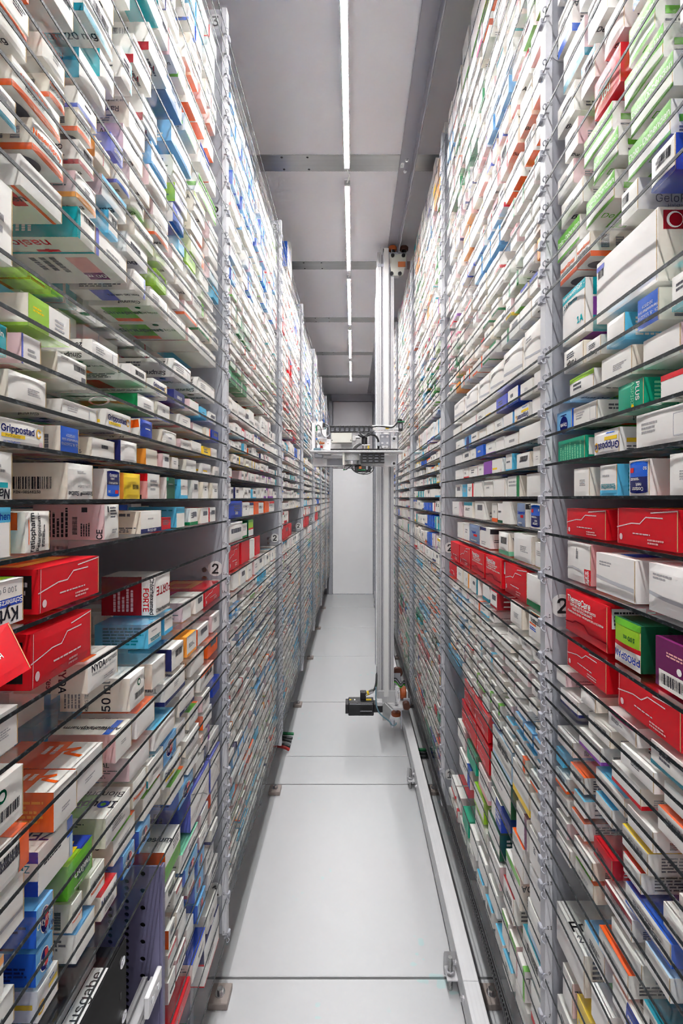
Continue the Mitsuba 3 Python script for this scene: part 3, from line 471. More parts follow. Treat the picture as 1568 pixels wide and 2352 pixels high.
    'nasic': S('teal edged white carton, red cross below', 'white', 'teal', 'white', ('r', 'f', 0, 0, .12, 1, 'teal'), ('b', 'f', .3, .7, .9, .95, 0), ('m', 's', .1, .2, .5, .9, 6, 'white', 90), ('t', 'b', 'nasic', .34, .4, .36, 'red', 180, True), ('p', 'b', [(.72, .5), (.86, .5)], .05, 'red'), ('p', 'b', [(.79, .38), (.79, .62)], .05, 'red'), ('r', 'b', .88, 0, 1, 1, 'teal')),
    'gelo': S('white carton, grey lettering, small bar code', 'white', 'white', 'white', ('b', 'f', .06, .55, .5, .85, 0), ('t', 's', 'GeloRevoice', .5, .35, .26, 'text', 0, False), ('t', 's', 'Halstabletten', .45, .1, .12, 'text', 0, False), ('m', 'b', .1, .2, .9, .7, 4, 'text', 0)),
    'fungal': S('cream carton with black lettering', 'white', 'cream', 'cream', ('t', 'f', 'Fungal', .45, .25, .22, 'ink', 180, True), ('m', 'f', .2, .5, .8, .8, 3, 'text', 0), ('t', 'b', 'Fungal', .5, .3, .2, 'ink', 0, True)),
    'wick': S('white and royal blue carton, dark oval', 'white', 'royal', 'white', ('r', 't', 0, .4, .6, 1, 'royal'), ('o', 't', .6, .25, .2, .2, 'black'), ('t', 't', 'WICK', .6, .25, .16, 'white', 0, True), ('m', 't', .1, .5, .5, .8, 4, 'white', 0), ('r', 'f', .5, 0, 1, 1, 'royal'), ('m', 'f', .55, .2, .95, .7, 3, 'white', 0)),
    'fibrex': S('big navy and white carton with red edges', 'white', 'white', 'navy', ('r', 's', 0, .6, 1, 1, 'navy'), ('r', 's', 0, .55, 1, .6, 'red'), ('r', 's', 0, 0, 1, .03, 'red'), ('b', 's', .1, .1, .7, .3, 0), ('t', 't', 'Fibrex', .6, .4, .2, 'white', 180, True), ('r', 'f', 0, 0, 1, .04, 'red'), ('m', 'f', .2, .3, .8, .6, 3, 'faint', 0)),
    'assal': S('white carton, dark red stripe and lettering', 'white', 'white', 'white', ('r', 's', 0, 0, 1, .3, 'darkred'), ('t', 'b', 'ASS AL 100 TAH', .45, .3, .15, 'darkred', 180, True), ('r', 'b', .0, .55, 1, .75, 'darkred'), ('t', 'b', 'ALIUD PHARMA', .7, .65, .09, 'white', 180, True), ('m', 'b', .2, .82, .9, .95, 2, 'text', 0), ('b', 's', .2, .5, .7, .8, 0), ('m', 'f', .3, .4, .7, .6, 2, 'faint', 0)),
    'ratio': S('long white carton, orange and black underside', 'white', 'white', 'white', ('r', 'b', .0, .72, .5, .86, 'red'), ('r', 'b', 0, .9, 1, .94, 'orange'), ('t', 'b', 'Tabletten', .3, .62, .14, 'ink', 0, True), ('t', 'b', 'ratiopharm', .62, .1, .12, 'ink', 0, True), ('r', 'b', .06, .06, .36, .13, 'yellow'), ('m', 's', .1, .3, .9, .9, 4, 'petrol', 0)),
    'bayer': S('white carton with round cross mark', 'white', 'cream', 'white', ('o', 's', .3, .72, .14, .16, 'ink'), ('o', 's', .3, .72, .12, .13, 'cream'), ('p', 's', [(.3, .6), (.3, .84)], .02, 'ink'), ('p', 's', [(.2, .72), (.4, .72)], .02, 'ink'), ('b', 'f', .5, .55, .95, .78, 0), ('r', 'f', .78, .06, .95, .4, 'text'), ('m', 'f', .1, .8, .4, .92, 2, 'faint', 0)),
    'qr': S('white carton with small grey print', 'white', 'cream', 'white', ('m', 'f', .42, .35, .85, .6, 4, 'faint', 0), ('m', 's', .2, .1, .9, .85, 5, 'text', 0)),
    'neo': S('lime and white carton, red side lettering', 'white', 'cream', 'lime', ('r', 'f', 0, 0, .45, 1, 'lime'), ('m', 'f', .1, .5, .35, .7, 2, 'yellow', 0), ('m', 'f', .6, .3, .9, .7, 3, 'grey', 0), ('t', 's', 'neo', .5, .3, .4, 'red', 180, True), ('r', 's', 0, 0, 1, .1, 'lime'), ('r', 'b', 0, 0, 1, .5, 'magenta')),
    'greenw': S('white fronted green carton, small figure', 'white', 'green', 'green', ('m', 'f', .3, .3, .8, .6, 2, 'faint', 0), ('o', 's', .5, .55, .14, .26, 'white'), ('o', 's', .5, .55, .11, .22, 'green'), ('r', 'b', .2, .3, .8, .6, 'white')),
    'blister': S('white carton with a violet label strip', 'white', 'rose', 'white', ('r', 'f', 0, 0, .08, 1, 'violet'), ('m', 'f', .3, .3, .8, .6, 2, 'faint', 0), ('r', 'b', .1, .6, .6, .85, 'pink'), ('r', 'b', .6, .6, .85, .85, 'plum'), ('t', 'b', '100 mg', .72, .72, .1, 'white', 180, True), ('m', 'b', .1, .15, .7, .5, 3, 'text', 0)),
    'beige': S('cream carton with red print', 'cream', 'amber', 'cream', ('t', 'f', 'NasenTropfen', .5, .3, .18, 'red', 90, True), ('m', 's', .2, .1, .8, .9, 3, 'ink', 90)),
    'chblue': S('cornflower blue fronted carton with white print', 'blue', 'cream', 'white', ('t', 'f', 'Ch.-B. 1263298', .5, .36, .1, 'white', 180, False), ('t', 'f', 'Verwendbar bis:', .5, .52, .1, 'white', 180, False), ('t', 'f', '10/2019', .5, .68, .1, 'white', 180, False), ('m', 's', .1, .1, .9, .9, 4, 'text', 90), ('r', 'b', .1, .3, .9, .7, 'pink')),
}
ACC = ['orange', 'red', 'blue', 'cyan', 'petrol', 'grass', 'navy', 'purple', 'yellow', 'teal', 'darkred', 'royal', 'green', 'magenta', 'sky']
WORDS = ['Ibu', 'Para', 'Meto', 'Rami', 'Simva', 'Ome', 'Panto', 'Cand', 'Levo', 'Torem', 'Biso', 'Amlo', 'Tilidin', 'Novamin', 'Lisi', 'Ator', 'Dexa', 'Cefu', 'Amoxi', 'Tamsu']
def generic(code, rng):
    """w: white; w.x: white with an accent of colour x; c.x: all of colour x; f.x: white with a coloured front; s.x: coloured with a white front; t.x: white with a coloured top."""
    k, _, a = code.partition('.')
    d, n = [], NAMES.get(a, a)
    word = rng.choice(WORDS)
    if rng.random() < .65: d.append(('m', 'f', rng.uniform(.1, .4), rng.uniform(.35, .5), rng.uniform(.6, .9), rng.uniform(.6, .8), rng.choice((1, 2, 3)), rng.choice(('faint', 'text')), 0))
    if rng.random() < .16: d.append(('b', 'f', .3, .5, .85, .8, 0))
    if k == 'w':
        desc, f, s, t = 'plain white carton', 'white', rng.choice(('white', 'white', 'cream', 'rose')), 'white'
        if a:
            q = rng.random()
            if q < .35: d.append(('r', 'f', 0, 0, 1, .2, a)); d.append(('r', 's', 0, 0, 1, .2, a)); desc = f'white carton with {n} foot stripe'
            elif q < .6: d.append(('r', 'f', .78, 0, 1, 1, a)); d.append(('r', 't', .7, 0, 1, 1, a)); desc = f'white carton with {n} edge stripe'
            elif q < .8: d.append(('r', 'f', 0, .78, 1, 1, a)); desc = f'white carton with {n} top stripe'
            else: d.append(('r', 's', .3, 0, 1, 1, a)); desc = f'white carton with {n} side'
            d.append(('r', 't', .0, .25, 1, .55, a)); d.append(('r', 'b', .0, .3, 1, .6, a))
        else:
            b = rng.choice(ACC)
            if rng.random() < .7: d.append(('r', 't', 0, .55, rng.choice((.5, 1)), .9, b)); d.append(('r', 'b', 0, .2, rng.choice((.6, 1)), .5, b))
        d.append(('t', 's', word + rng.choice(('ratio', 'HEXAL', '-CT', ' AL', ' STADA')), .55, .7, .2, 'ink', rng.choice((0, 180, 180)), True)); d.append(('m', 's', .15, .12, .9, .5, 4, 'text', 0))
        d.append(('t', rng.choice('tb'), word + ' 20 mg', .45, .75, .14, 'ink', rng.choice((0, 180)), True))
    elif k == 'c':
        desc, f, s, t = f'{n} carton', a, a, a
        d.append(('m', 's', .15, .12, .9, .85, 5, 'white', 0)); d.append(('t', 'f', word, .5, .3, .2, 'white', rng.choice((0, 180)), True)); d.append(('r', 'b', .15, .3, .85, .6, 'white'))
    elif k == 'f':
        desc, f, s, t = f'white carton with {n} front', a, 'white', 'white'
        d.append(('m', 's', .15, .12, .9, .85, 5, 'text', 0)); d.append(('t', 'f', word, .5, .7, .18, 'white', 0, True)); d.append(('r', 'b', 0, .6, 1, 1, a)); d.append(('r', 't', 0, 0, 1, .4, a))
    elif k == 's':
        desc, f, s, t = f'{n} carton with white front', 'white', a, a
        d.append(('m', 's', .15, .12, .9, .85, 5, 'white', 0)); d.append(('r', 'f', 0, 0, 1, .14, a))
    else:
        desc, f, s, t = f'white carton with {n} top', 'white', 'white', a
        d.append(('m', 's', .15, .12, .9, .85, 5, 'text', 0)); d.append(('t', 't', word, .5, .6, .2, 'ink', 0, True))
    return S(desc, f, s, t, *d)

# ---- geometry of one carton
def faces_of(side, xf, y0, y1, z0, z1, D):
    """face -> (origin, u vector, v vector, normal), seen from outside with u to the right and v up; front towards the aisle."""
    s, W, H = side, y1 - y0, z1 - z0
    xb = xf + s * D
    if s < 0:
        return {'f': ((xf, y0, z0), (0, W, 0), (0, 0, H)), 's': ((xb, y0, z0), (D, 0, 0), (0, 0, H)), 't': ((xf, y0, z1), (0, W, 0), (-D, 0, 0)),
                'b': ((xb, y0, z0), (0, W, 0), (D, 0, 0)), 'n': ((xf, y1, z0), (-D, 0, 0), (0, 0, H)), 'k': ((xb, y1, z0), (0, -W, 0), (0, 0, H))}
    return {'f': ((xf, y1, z0), (0, -W, 0), (0, 0, H)), 's': ((xf, y0, z0), (D, 0, 0), (0, 0, H)), 't': ((xf, y1, z1), (0, -W, 0), (D, 0, 0)),
            'b': ((xb, y1, z0), (0, -W, 0), (-D, 0, 0)), 'n': ((xb, y1, z0), (-D, 0, 0), (0, 0, H)), 'k': ((xb, y0, z0), (0, W, 0), (0, 0, H))}

TURNED = {(-1, 't', 0): 270, (-1, 't', 180): 90, (-1, 'b', 0): 90, (-1, 'b', 180): 270, (1, 't', 0): 90, (1, 't', 180): 270, (1, 'b', 0): 270, (1, 'b', 180): 90}   # lettering above and below runs into the shelf

class Acc:
    def __init__(self): self.v, self.f, self.c, self.n = [], [], [], 0
    def add(self, v, f, c):
        v = np.asarray(v, float); self.v.append(v); self.f.append(np.asarray(f) + self.n)
        c = np.asarray(c, float); self.c.append(np.broadcast_to(c, (len(v), 3))); self.n += len(v)
    def get(self): return np.vstack(self.v), np.vstack(self.f), np.vstack(self.c)

def grid_faces(nu, nv):
    i, j = np.meshgrid(np.arange(nu), np.arange(nv), indexing='ij')
    a = (i * (nv + 1) + j).ravel(); b = a + nv + 1
    return np.vstack([np.stack([a, b, b + 1], 1), np.stack([a, b + 1, a + 1], 1)])
GRID = {(a, b): grid_faces(a, b) for a in range(1, 9) for b in range(1, 9)}

def carton(side, xf, y0, y1, z0, z1, D, sty, detail, rng, turn=0.0):
    """detail 0: faces and stripes, 1: also blocks of print, 2: bulging front, lettering, bar codes. Returns (body Acc, print Acc)."""
    body, prn = Acc(), Acc()
    F = {k: tuple(np.array(q, float) for q in w) for k, w in faces_of(side, xf, y0, y1, z0, z1, D).items()}
    ext = {k: (np.linalg.norm(w[1]), np.linalg.norm(w[2])) for k, w in F.items()}
    nrm = {k: np.cross(w[1], w[2]) / (ext[k][0] * ext[k][1]) for k, w in F.items()}
    bulge = rng.choice((.0005, .001, .002, .003)) if detail == 2 else 0.0
    tone = np.array([1, 1, 1]) * rng.uniform(.93, 1.0) * np.array([1, rng.uniform(.985, 1), rng.uniform(.965, 1.0)])
    col = {'f': sty['f'], 's': sty['s'], 'n': sty['s'], 't': sty['t'], 'b': sty['t'], 'k': sty['f']}
    def place(face, uv, lift):
        o, u, v = F[face]; uv = np.asarray(uv, float)
        w = o + uv[:, :1] * u + uv[:, 1:] * v + nrm[face] * lift
        if face == 'f' and bulge:
            w = w + nrm[face] * (bulge * (1 - (2 * np.clip(uv[:, :1], 0, 1) - 1) ** 2) * np.sqrt(np.maximum(1 - (2 * np.clip(uv[:, 1:], 0, 1) - 1) ** 2, 0)))
        return w
    def rect(acc, face, a0, b0, a1, b1, c, lift):
        n = 6 if face == 'f' and bulge else 1
        nu = max(1, min(6, int(np.ceil((a1 - a0) * n)))); nv = max(1, min(6, int(np.ceil((b1 - b0) * n))))
        gu, gv = np.meshgrid(np.linspace(a0, a1, nu + 1), np.linspace(b0, b1, nv + 1), indexing='ij')
        acc.add(place(face, np.stack([gu.ravel(), gv.ravel()], 1), lift), GRID[(nu, nv)], c)
    for k in F:
        n = 6 if k == 'f' and bulge else 1
        rect(body, k, 0, 0, 1, 1, np.array(C[col[k]]) * tone, 0)
    level = {'f': 0, 's': 0, 't': 0, 'b': 0, 'n': 0, 'k': 0}
    for d in sty['d']:
        kind, face = d[0], d[1]
        if detail == 0 and kind != 'r': continue
        if detail == 1 and kind not in 'rmob': continue
        level[face] += 1
        lift = .00028 + .00006 * level[face]
        eu, ev = ext[face]
        if kind == 'r':
            _, _, a0, b0, a1, b1, c = d
            rect(body, face, a0, b0, a1, b1, np.array(C[c]) * tone, lift)
        elif kind == 'm':
            _, _, a0, b0, a1, b1, rows, c, tr = d
            quads = []
            for r in range(rows):
                if detail == 1 and rows > 3 and r % 2: continue
                h0, h1 = (r + .22) / rows, (r + .78) / rows
                x = 0.0; end = rng.uniform(.6, 1.0)
                while x < end:
                    w = rng.uniform(.06, .2) if detail == 2 else rng.uniform(.3, .7)
                    quads.append((x, h0, min(x + w, end), h1)); x += w + (.025 if detail == 2 else .05)
            for (p0, q0, p1, q1) in quads:
                if tr in (90, 270): p0, q0, p1, q1 = q0, p0, q1, p1
                c0, c1, r0, r1 = a0 + (a1 - a0) * p0, a0 + (a1 - a0) * p1, b0 + (b1 - b0) * q0, b0 + (b1 - b0) * q1
                prn.add(place(face, [(c0, r0), (c1, r0), (c1, r1), (c0, r1)], lift), [[0, 1, 2], [0, 2, 3]], C[c])
        elif kind == 'b':
            a0, b0, a1, b1 = d[2:6]
            if detail == 1:
                prn.add(place(face, [(a0, b0), (a1, b0), (a1, b1), (a0, b1)], lift), [[0, 1, 2], [0, 2, 3]], C['text']); continue
            if True:
                x = 0.0
                while x < 1:
                    w = rng.choice((.014, .014, .028, .042))
                    if d[6]: q = [(a0, b0 + (b1 - b0) * x), (a1, b0 + (b1 - b0) * x), (a1, b0 + (b1 - b0) * min(1, x + w)), (a0, b0 + (b1 - b0) * min(1, x + w))]
                    else: q = [(a0 + (a1 - a0) * x, b0), (a0 + (a1 - a0) * min(1, x + w), b0), (a0 + (a1 - a0) * min(1, x + w), b1), (a0 + (a1 - a0) * x, b1)]
                    prn.add(place(face, q, lift), [[0, 1, 2], [0, 2, 3]], C['ink']); x += w + rng.choice((.014, .028))
        elif kind == 'o':
            _, _, cu, cv, ru, rv, c = d
            t = np.linspace(0, 2 * np.pi, 21)[:-1]
            if ru == rv or abs(ru - rv) < .03: rv = ru * eu / ev
            p = np.vstack([[cu, cv], np.stack([cu + ru * np.cos(t), cv + rv * np.sin(t)], 1)])
            i = np.arange(20)
            (prn if detail == 2 else body).add(place(face, p, lift), np.stack([i * 0, i + 1, (i + 1) % 20 + 1], 1), C[c])
        elif kind == 'p':
            _, _, pts, w, c = d
            pts = np.array(pts) * [eu, ev]; w = w * max(eu, ev) * .5
            for a, b in zip(pts[:-1], pts[1:]):
                t = (b - a) / np.linalg.norm(b - a); n = np.array([-t[1], t[0]]) * w; a, b = a - t * w * .5, b + t * w * .5
                q = np.array([a - n, b - n, b + n, a + n]) / [eu, ev]
                nn = 4 if face == 'f' else 1
                s = np.linspace(0, 1, nn + 1)
                lo, hi = q[0] + s[:, None] * (q[1] - q[0]), q[3] + s[:, None] * (q[2] - q[3])
                pp = np.empty((2 * (nn + 1), 2)); pp[0::2], pp[1::2] = lo, hi
                prn.add(place(face, pp, lift), GRID[(nn, 1)], C[c])
        elif kind == 't':
            _, _, text, cu, cv, h, c, tr, bold = d
            tr = TURNED.get((side, face, tr), tr)
            p, f = glyphs(text, bold)
            p = p - [(p[:, 0].min() + p[:, 0].max()) / 2, .5]
            wide = np.ptp(p[:, 0]); room = (eu if tr in (0, 180) else ev) * .96; hh = h * (ev if tr in (0, 180) else eu)
            hh = min(hh, room / wide); p = p * hh
            a = math.radians(tr); R = np.array([[math.cos(a), -math.sin(a)], [math.sin(a), math.cos(a)]])
            p = p @ R.T / [eu, ev]
            lo, hi = p.min(0), p.max(0)
            q = np.clip(np.array([cu, cv]), .01 - lo, .99 - hi)
            prn.add(place(face, p + q, lift + .0001), f, C[c])
    if detail == 2:   # raw board along the open edges of the tuck flap
        e = min(.0007, .02 * ext['f'][0]) / ext['f'][0]
        rect(prn, 'f', .985 - e, .02, .985 + e, .98, np.array(C['tan']), .00026)
    return body, prn

# ------------------------------------------------------------------ the cartons
# rack section shelf: near edge, far edge along the aisle and height in millimetres, look
PLACED = '''
L0 middle 4: 480 535 52 nas; 641 703 49 soderm; 737 781 47 contour; 798 859 44 yel; 886 942 47 az; 975 1020 44 lefax; 1057 1100 43 bep; 1136 1179 44 w; 1210 1253 42 w; 1292 1342 42 w
L0 middle 3: 480 529 60 bepb; 556 600 48 pelarg; 735 779 55 accu; 853 944 40 ass; 959 1006 24 c.red; 1032 1080 44 bepb; 1112 1165 39 w.green; 1195 1259 38 w; 1280 1333 38 w.red
L0 middle 2: 480 552 49 kytta; 575 712 54 therma
L0 middle 1: 563 693 66 therma; 923 994 74 chlor
L0 middle 5: 508 586 29 grip; 624 665 36 chblue; 696 762 30 w; 781 839 36 w.navy; 877 927 32 beige; 953 987 30 w; 1013 1049 28 w; 1090 1157 30 qr; 1210 1280 29 grip; 1321 1382 28 w
L0 middle 6: 526 591 36 qr; 626 711 24 sinu; 738 818 32 grip; 855 906 36 kyttab; 953 1027 31 w; 1057 1125 25 w; 1134 1206 30 qr; 1210 1272 25 c.yellow; 1286 1338 28 w
L0 middle 7: 548 582 35 blister; 617 684 34.5 bayer; 843 914 30 greenw; 934 996 34 w.royal; 1051 1116 30 w.darkred; 1140 1212 25 w; 1240 1272 28 w.orange; 1292 1355 30 c.royal
L0 middle 8: 559 642 38 neo; 698 776 30 sinu; 818 881 28 w; 917 986 28 grip; 1020 1084 30 c.navy; 1110 1174 28 w; 1203 1250 28 c.cyan; 1272 1333 28 w
L0 middle 9: 491 533 85 blister; 1018 1128 40 sinu; 1176 1312 40 sinu
L0 middle 10: 551 630 36 ratio; 661 706 42 nasic; 707 804 40 blister; 828 873 36 w.violet; 896 980 36 sinu; 984 1090 36 sinu; 1098 1176 30 w; 1186 1329 32 w
L0 middle 11: 497 542 34 w.petrol; 567 627 38 nasf; 656 707 36 w.amber; 745 773 36 s.cyan; 801 882 34 w; 927 975 32 c.lime; 980 1046 32 w; 1076 1159 32 w.orange; 1176 1265 32 w.green; 1284 1346 32 w
L0 middle 12: 535 623 34 nasf; 661 698 34 w.darkred; 728 807 32 w.cyan; 838 917 34 sinug; 931 1025 32 sinu; 1033 1122 32 w; 1143 1228 32 w.grass; 1257 1338 32 w
L0 middle 13: 503 556 34 w.orange; 602 633 30 nasf; 658 692 30 nasf; 707 752 30 beige; 766 809 30 w.violet; 823 877 30 w; 917 984 30 w.orange; 1006 1070 30 w; 1098 1166 30 w; 1199 1304 30 sinu
L0 middle 14: 522 564 30 w; 588 634 32 w.orange; 665 714 32 w.royal; 749 789 32 c.violet; 818 899 32 w; 917 991 30 w; 1046 1081 30 c.cyan; 1098 1163 32 c.lime; 1192 1265 30 w; 1296 1346 30 c.cyan
L0 middle 15: 503 564 40 c.orange; 662 732 42 w.petrol; 796 870 42 w; 888 971 38 w; 1006 1070 40 f.royal; 1128 1228 40 w.orange; 1265 1346 40 w
L0 middle 16: 605 652 42 w; 720 762 42 w.teal; 818 879 44 w; 907 982 42 s.sky; 1023 1098 40 w.lime; 1128 1213 40 w; 1257 1338 40 w
L0 middle 17: 674 754 54 w.petrol; 780 818 50 w.teal; 870 932 48 assal; 1018 1098 44 w; 1143 1228 48 w.lime; 1265 1346 44 w
L0 middle 18: 632 668 50 s.teal; 696 762 56 w; 826 898 50 assal; 1006 1128 44 s.sky; 1176 1325 48 dolo
L0 middle 19: 745 818 60 w; 890 975 52 assal; 977 1070 44 c.slate; 1084 1159 40 dolo; 1186 1261 50 kyttab; 1265 1329 48 w.orange
L0 lower 16: 480 546 44 qr; 682 769 42 nyda; 886 945 44 bep; 972 1016 44 bep; 1076 1131 42 w; 1152 1210 42 w; 1228 1371 44 therma
L0 lower 15: 480 552 58 kloster; 815 873 56 kloster; 909 972 48 w; 1003 1073 46 w.navy; 1090 1156 46 s.amber; 1176 1265 40 w.orange; 1292 1382 44 w
L0 lower 14: 605 656 52 orangetop; 659 731 52 orangetop; 763 818 45 amitrip; 838 913 45 t.orange; 968 1084 45 w.navy; 1128 1228 42 w; 1257 1346 44 c.orange
L0 lower 13: 480 553 56 big; 582 653 57 zentiva; 818 898 40 w; 917 1018 40 t.cyan; 1057 1153 46 ass; 1192 1304 44 w.orange
L0 lower 12: 573 605 45 olynth; 640 701 47 kneipp; 736 818 46 imupret; 831 883 44 nasen; 886 956 44 pharma; 957 1027 46 olynth; 1030 1090 40 w; 1113 1176 40 sinug; 1203 1265 40 w; 1292 1359 40 c.royal
L0 lower 11: 485 540 40 w; 575 608 41 olynth; 647 671 38 nasen; 692 731 38 nasen; 764 840 40 sinug; 871 949 40 sinug; 964 1061 38 grip; 1084 1176 36 w; 1210 1284 36 w.orange
L0 lower 10: 480 540 40 c.blue; 579 619 38 grip180; 653 701 40 t.sky; 718 766 36 medi; 796 837 41 olynth; 855 903 40 olynth; 991 1070 36 sinug; 1098 1166 36 w; 1196 1269 36 w.purple
L0 lower 9: 480 528 36 olynth; 1046 1140 40 olynth; 1166 1246 38 w.navy; 1272 1359 38 w
L0 lower 8: 972 1057 62 magn; 1119 1265 88 flat; 1272 1410 88 flat
L0 lower 7: 1062 1172 40 t.mint; 1199 1257 38 w; 1284 1346 38 w.orange
L0 lower 6: 1025 1062 38 w.darkred; 1081 1166 38 olynth; 1186 1250 38 w.violet; 1288 1346 38 w
L0 lower 5: 984 1018 38 w.orange; 1028 1070 38 w; 1107 1156 38 w.darkred; 1176 1228 40 olynth; 1280 1338 38 w.navy
L0 lower 4: 980 1025 42 w.red; 1043 1093 42 w; 1156 1222 42 olynth; 1246 1312 40 w
L0 lower 3: 980 1018 44 w; 1028 1084 44 w.darkred; 1098 1143 46 w; 1166 1228 44 olynth; 1265 1346 40 w
L0 lower 2: 984 1116 30 c.red; 1128 1228 44 t.royal; 1257 1346 44 w
L0 lower 1: 980 1098 50 w.green; 1228 1439 98 fibrex
R0 middle 4: 528 576 49 qr; 613 658 47.5 contour180; 690 737 46 bep; 766 820 46 qr
R0 middle 3: 560 690 50 therma; 722 855 46 therma
R0 middle 2: 515 611 60 big; 640 743 58 big; 769 852 66 hehe
R0 middle 1: 528 600 60 plum; 630 691 62 prospan; 712 852 70 thermaT
R0 middle 5: 535 640 46 sinu; 682 753 38 grip180; 787 890 40 aspirin2
R0 middle 6: 624 684 40 aspirin; 747 828 36 sinu; 830 890 38 olynth180
R0 middle 7: 556 628 36 w; 650 730 40 qr; 759 843 38 w.lime
R0 middle 8: 528 572 40 s.teal; 595 639 40 chblue; 669 716 38 s.cyan; 737 783 30 fungal; 787 859 38 fungal
R0 middle 9: 599 749 92 janu; 780 864 88 piper
R0 middle 10: 560 605 43 s.royal; 637 676 42 gelo; 761 806 40 nasf; 809 873 40 nasf
R0 middle 11: 573 661 42 dolo; 696 780 42 dolo; 806 899 42 dolo
R0 middle 12: 568 654 42 dolo; 683 752 42 dolo; 790 873 42 w
R0 middle 13: 588 672 42 dolo; 704 790 42 dolo; 823 886 42 w
R0 middle 14: 605 662 50 dolo; 683 756 56 c.red; 803 852 46 w.lime
R0 middle 15: 605 652 50 w.blue; 673 726 50 w; 752 798 52 w.cyan; 817 886 52 w.darkred
R0 middle 16: 632 684 60 t.pink; 713 773 56 w; 790 868 66 w.petrol
R0 middle 17: 623 684 70 w.royal; 707 803 74 w; 835 894 70 w.blue
R0 lower 24: 553 685 50 therma; 720 852 48 therma
R0 lower 23: 535 611 30 w.petrol; 644 715 26 w.magenta; 749 798 24 w; 852 894 26 w
R0 lower 22: 535 588 26 w; 601 676 27 w.red; 710 776 25 w; 809 877 26 w.navy
R0 lower 21: 542 598 29 t.orange; 630 701 28 w.red; 735 804 27 w.purple
R0 lower 20: 605 662 26 w; 672 753 27 t.cyan; 826 890 26 w
R0 lower 19: 617 676 28 t.yellow; 705 753 27 t.cyan; 786 836 27 t.orange; 864 892 26 c.cyan
R0 lower 18: 535 590 28 w.magenta; 633 674 28 t.red; 783 820 27 t.cyan; 847 892 26 w.orange
R0 lower 17: 573 669 29 s.blue; 705 759 29 c.red; 786 831 28 t.orange; 847 892 27 w
R0 lower 16: 573 622 30 t.pale; 652 722 30 w.darkred; 756 820 28 w; 847 892 28 w
R0 lower 15: 632 707 28 w.red; 759 822 30 sinug; 835 892 28 w
R0 lower 14: 572 625 33 t.petrol; 656 735 32 t.orange
R0 lower 13: 623 699 42 wick; 725 789 42 t.sky
R0 lower 11: 707 759 50 w.grass; 783 892 68 frax
R0 lower 9: 769 815 60 c.yellow; 831 870 60 w
R1 middle 1: 964 1045 68 w.green; 1046 1196 72 therma; 1220 1364 72 thermaT; 1382 1529 70 thermaT; 1546 1690 68 therma; 1704 1847 66 therma
R1 middle 2: 957 1003 50 w; 1013 1128 60 qr; 1163 1242 55 w.mint; 1329 1429 56 torab; 1439 1569 58 tora; 1581 1650 54 w; 1656 1746 54 w
R1 middle 3: 975 1031 52 contour180; 1051 1104 52 tora; 1153 1210 55 w; 1213 1253 50 s.dark; 1265 1312 50 w.orange; 1391 1491 54 w; 1518 1630 50 w.petrol; 1704 1815 50 w
R1 middle 4: 964 1043 48 w; 1090 1172 48 w.green; 1189 1288 46 w; 1304 1391 46 w; 1410 1491 46 w; 1501 1581 42 w.red; 1593 1663 42 c.cyan; 1683 1776 44 w
R1 middle 5: 971 1008 42 qr; 1023 1107 36 w; 1140 1186 42 s.cyan; 1213 1300 38 grip; 1304 1382 38 c.purple; 1391 1454 36 w; 1464 1569 36 w; 1575 1643 36 w.red; 1656 1768 36 w
R1 middle 6: 959 1087 38 w; 1098 1199 34 w; 1210 1276 38 w; 1284 1368 36 w.purple; 1391 1470 38 c.blue; 1480 1546 36 w; 1557 1656 36 w; 1669 1776 34 w
R1 middle 7: 962 1013 38 w; 1028 1125 38 grip180; 1137 1206 36 s.sky; 1217 1284 36 w; 1292 1359 36 w; 1373 1449 34 w; 1459 1534 34 w; 1546 1630 36 olynth180; 1643 1754 34 w
R1 middle 8: 959 1006 38 w; 1018 1090 34 w; 1104 1176 38 s.royal; 1182 1265 36 c.violet; 1272 1382 34 grip; 1391 1464 34 w; 1480 1669 34 w; 1697 1815 34 w
R1 middle 9: 962 1059 92 big; 1062 1199 84 big; 1203 1325 78 big; 1329 1439 76 big; 1449 1593 74 big; 1618 1784 72 big
R1 lower 14: 962 1018 60 w; 1028 1134 74 w.yellow; 1147 1300 74 s.pale; 1342 1491 72 therma; 1501 1630 72 therma
R1 lower 12: 964 1028 74 w; 1049 1116 70 w.plum; 1153 1317 78 s.dark; 1338 1470 76 therma; 1480 1669 76 therma
R1 lower 10: 962 1033 72 w; 1067 1140 78 t.orange; 1228 1312 70 wick; 1338 1439 66 w.pink; 1480 1593 60 c.aqua; 1630 1739 60 w.teal
R1 lower 8: 962 1043 74 w.pale; 1093 1192 70 w.grass; 1242 1346 66 s.dark; 1382 1491 60 s.lime; 1546 1697 60 w.royal
R1 lower 6: 964 1070 62 t.petrol; 1134 1210 62 t.darkred; 1235 1329 60 w; 1364 1491 56 w
R1 lower 24: 953 1031 55 volt; 1070 1150 52 qr; 1257 1317 44 s.darkred; 1346 1410 46 w.petrol; 1449 1534 48 w.petrol; 1557 1637 46 w.amber; 1669 1754 44 w; 1768 1897 50 therma
L1 middle 1: 1475 1605 76 therma; 1628 1754 76 thermaT; 1761 1847 70 w; 1880 1969 72 c.red
L1 middle 2: 1475 1647 60 w; 1650 1725 50 s.green; 1739 1823 58 prospan
L1 middle 3: 1464 1643 54 c.royal; 1656 1754 48 w; 1768 1839 46 w.navy; 1847 1923 48 c.orange; 1941 2046 44 w; 2066 2162 48 c.orange; 2185 2319 48 w.red
'''
WORD_NTH = ['first', 'second', 'third', 'fourth', 'fifth', 'sixth', 'seventh', 'eighth', 'ninth', 'tenth', 'eleventh', 'twelfth'] + [f'{i}th' for i in range(13, 40)]
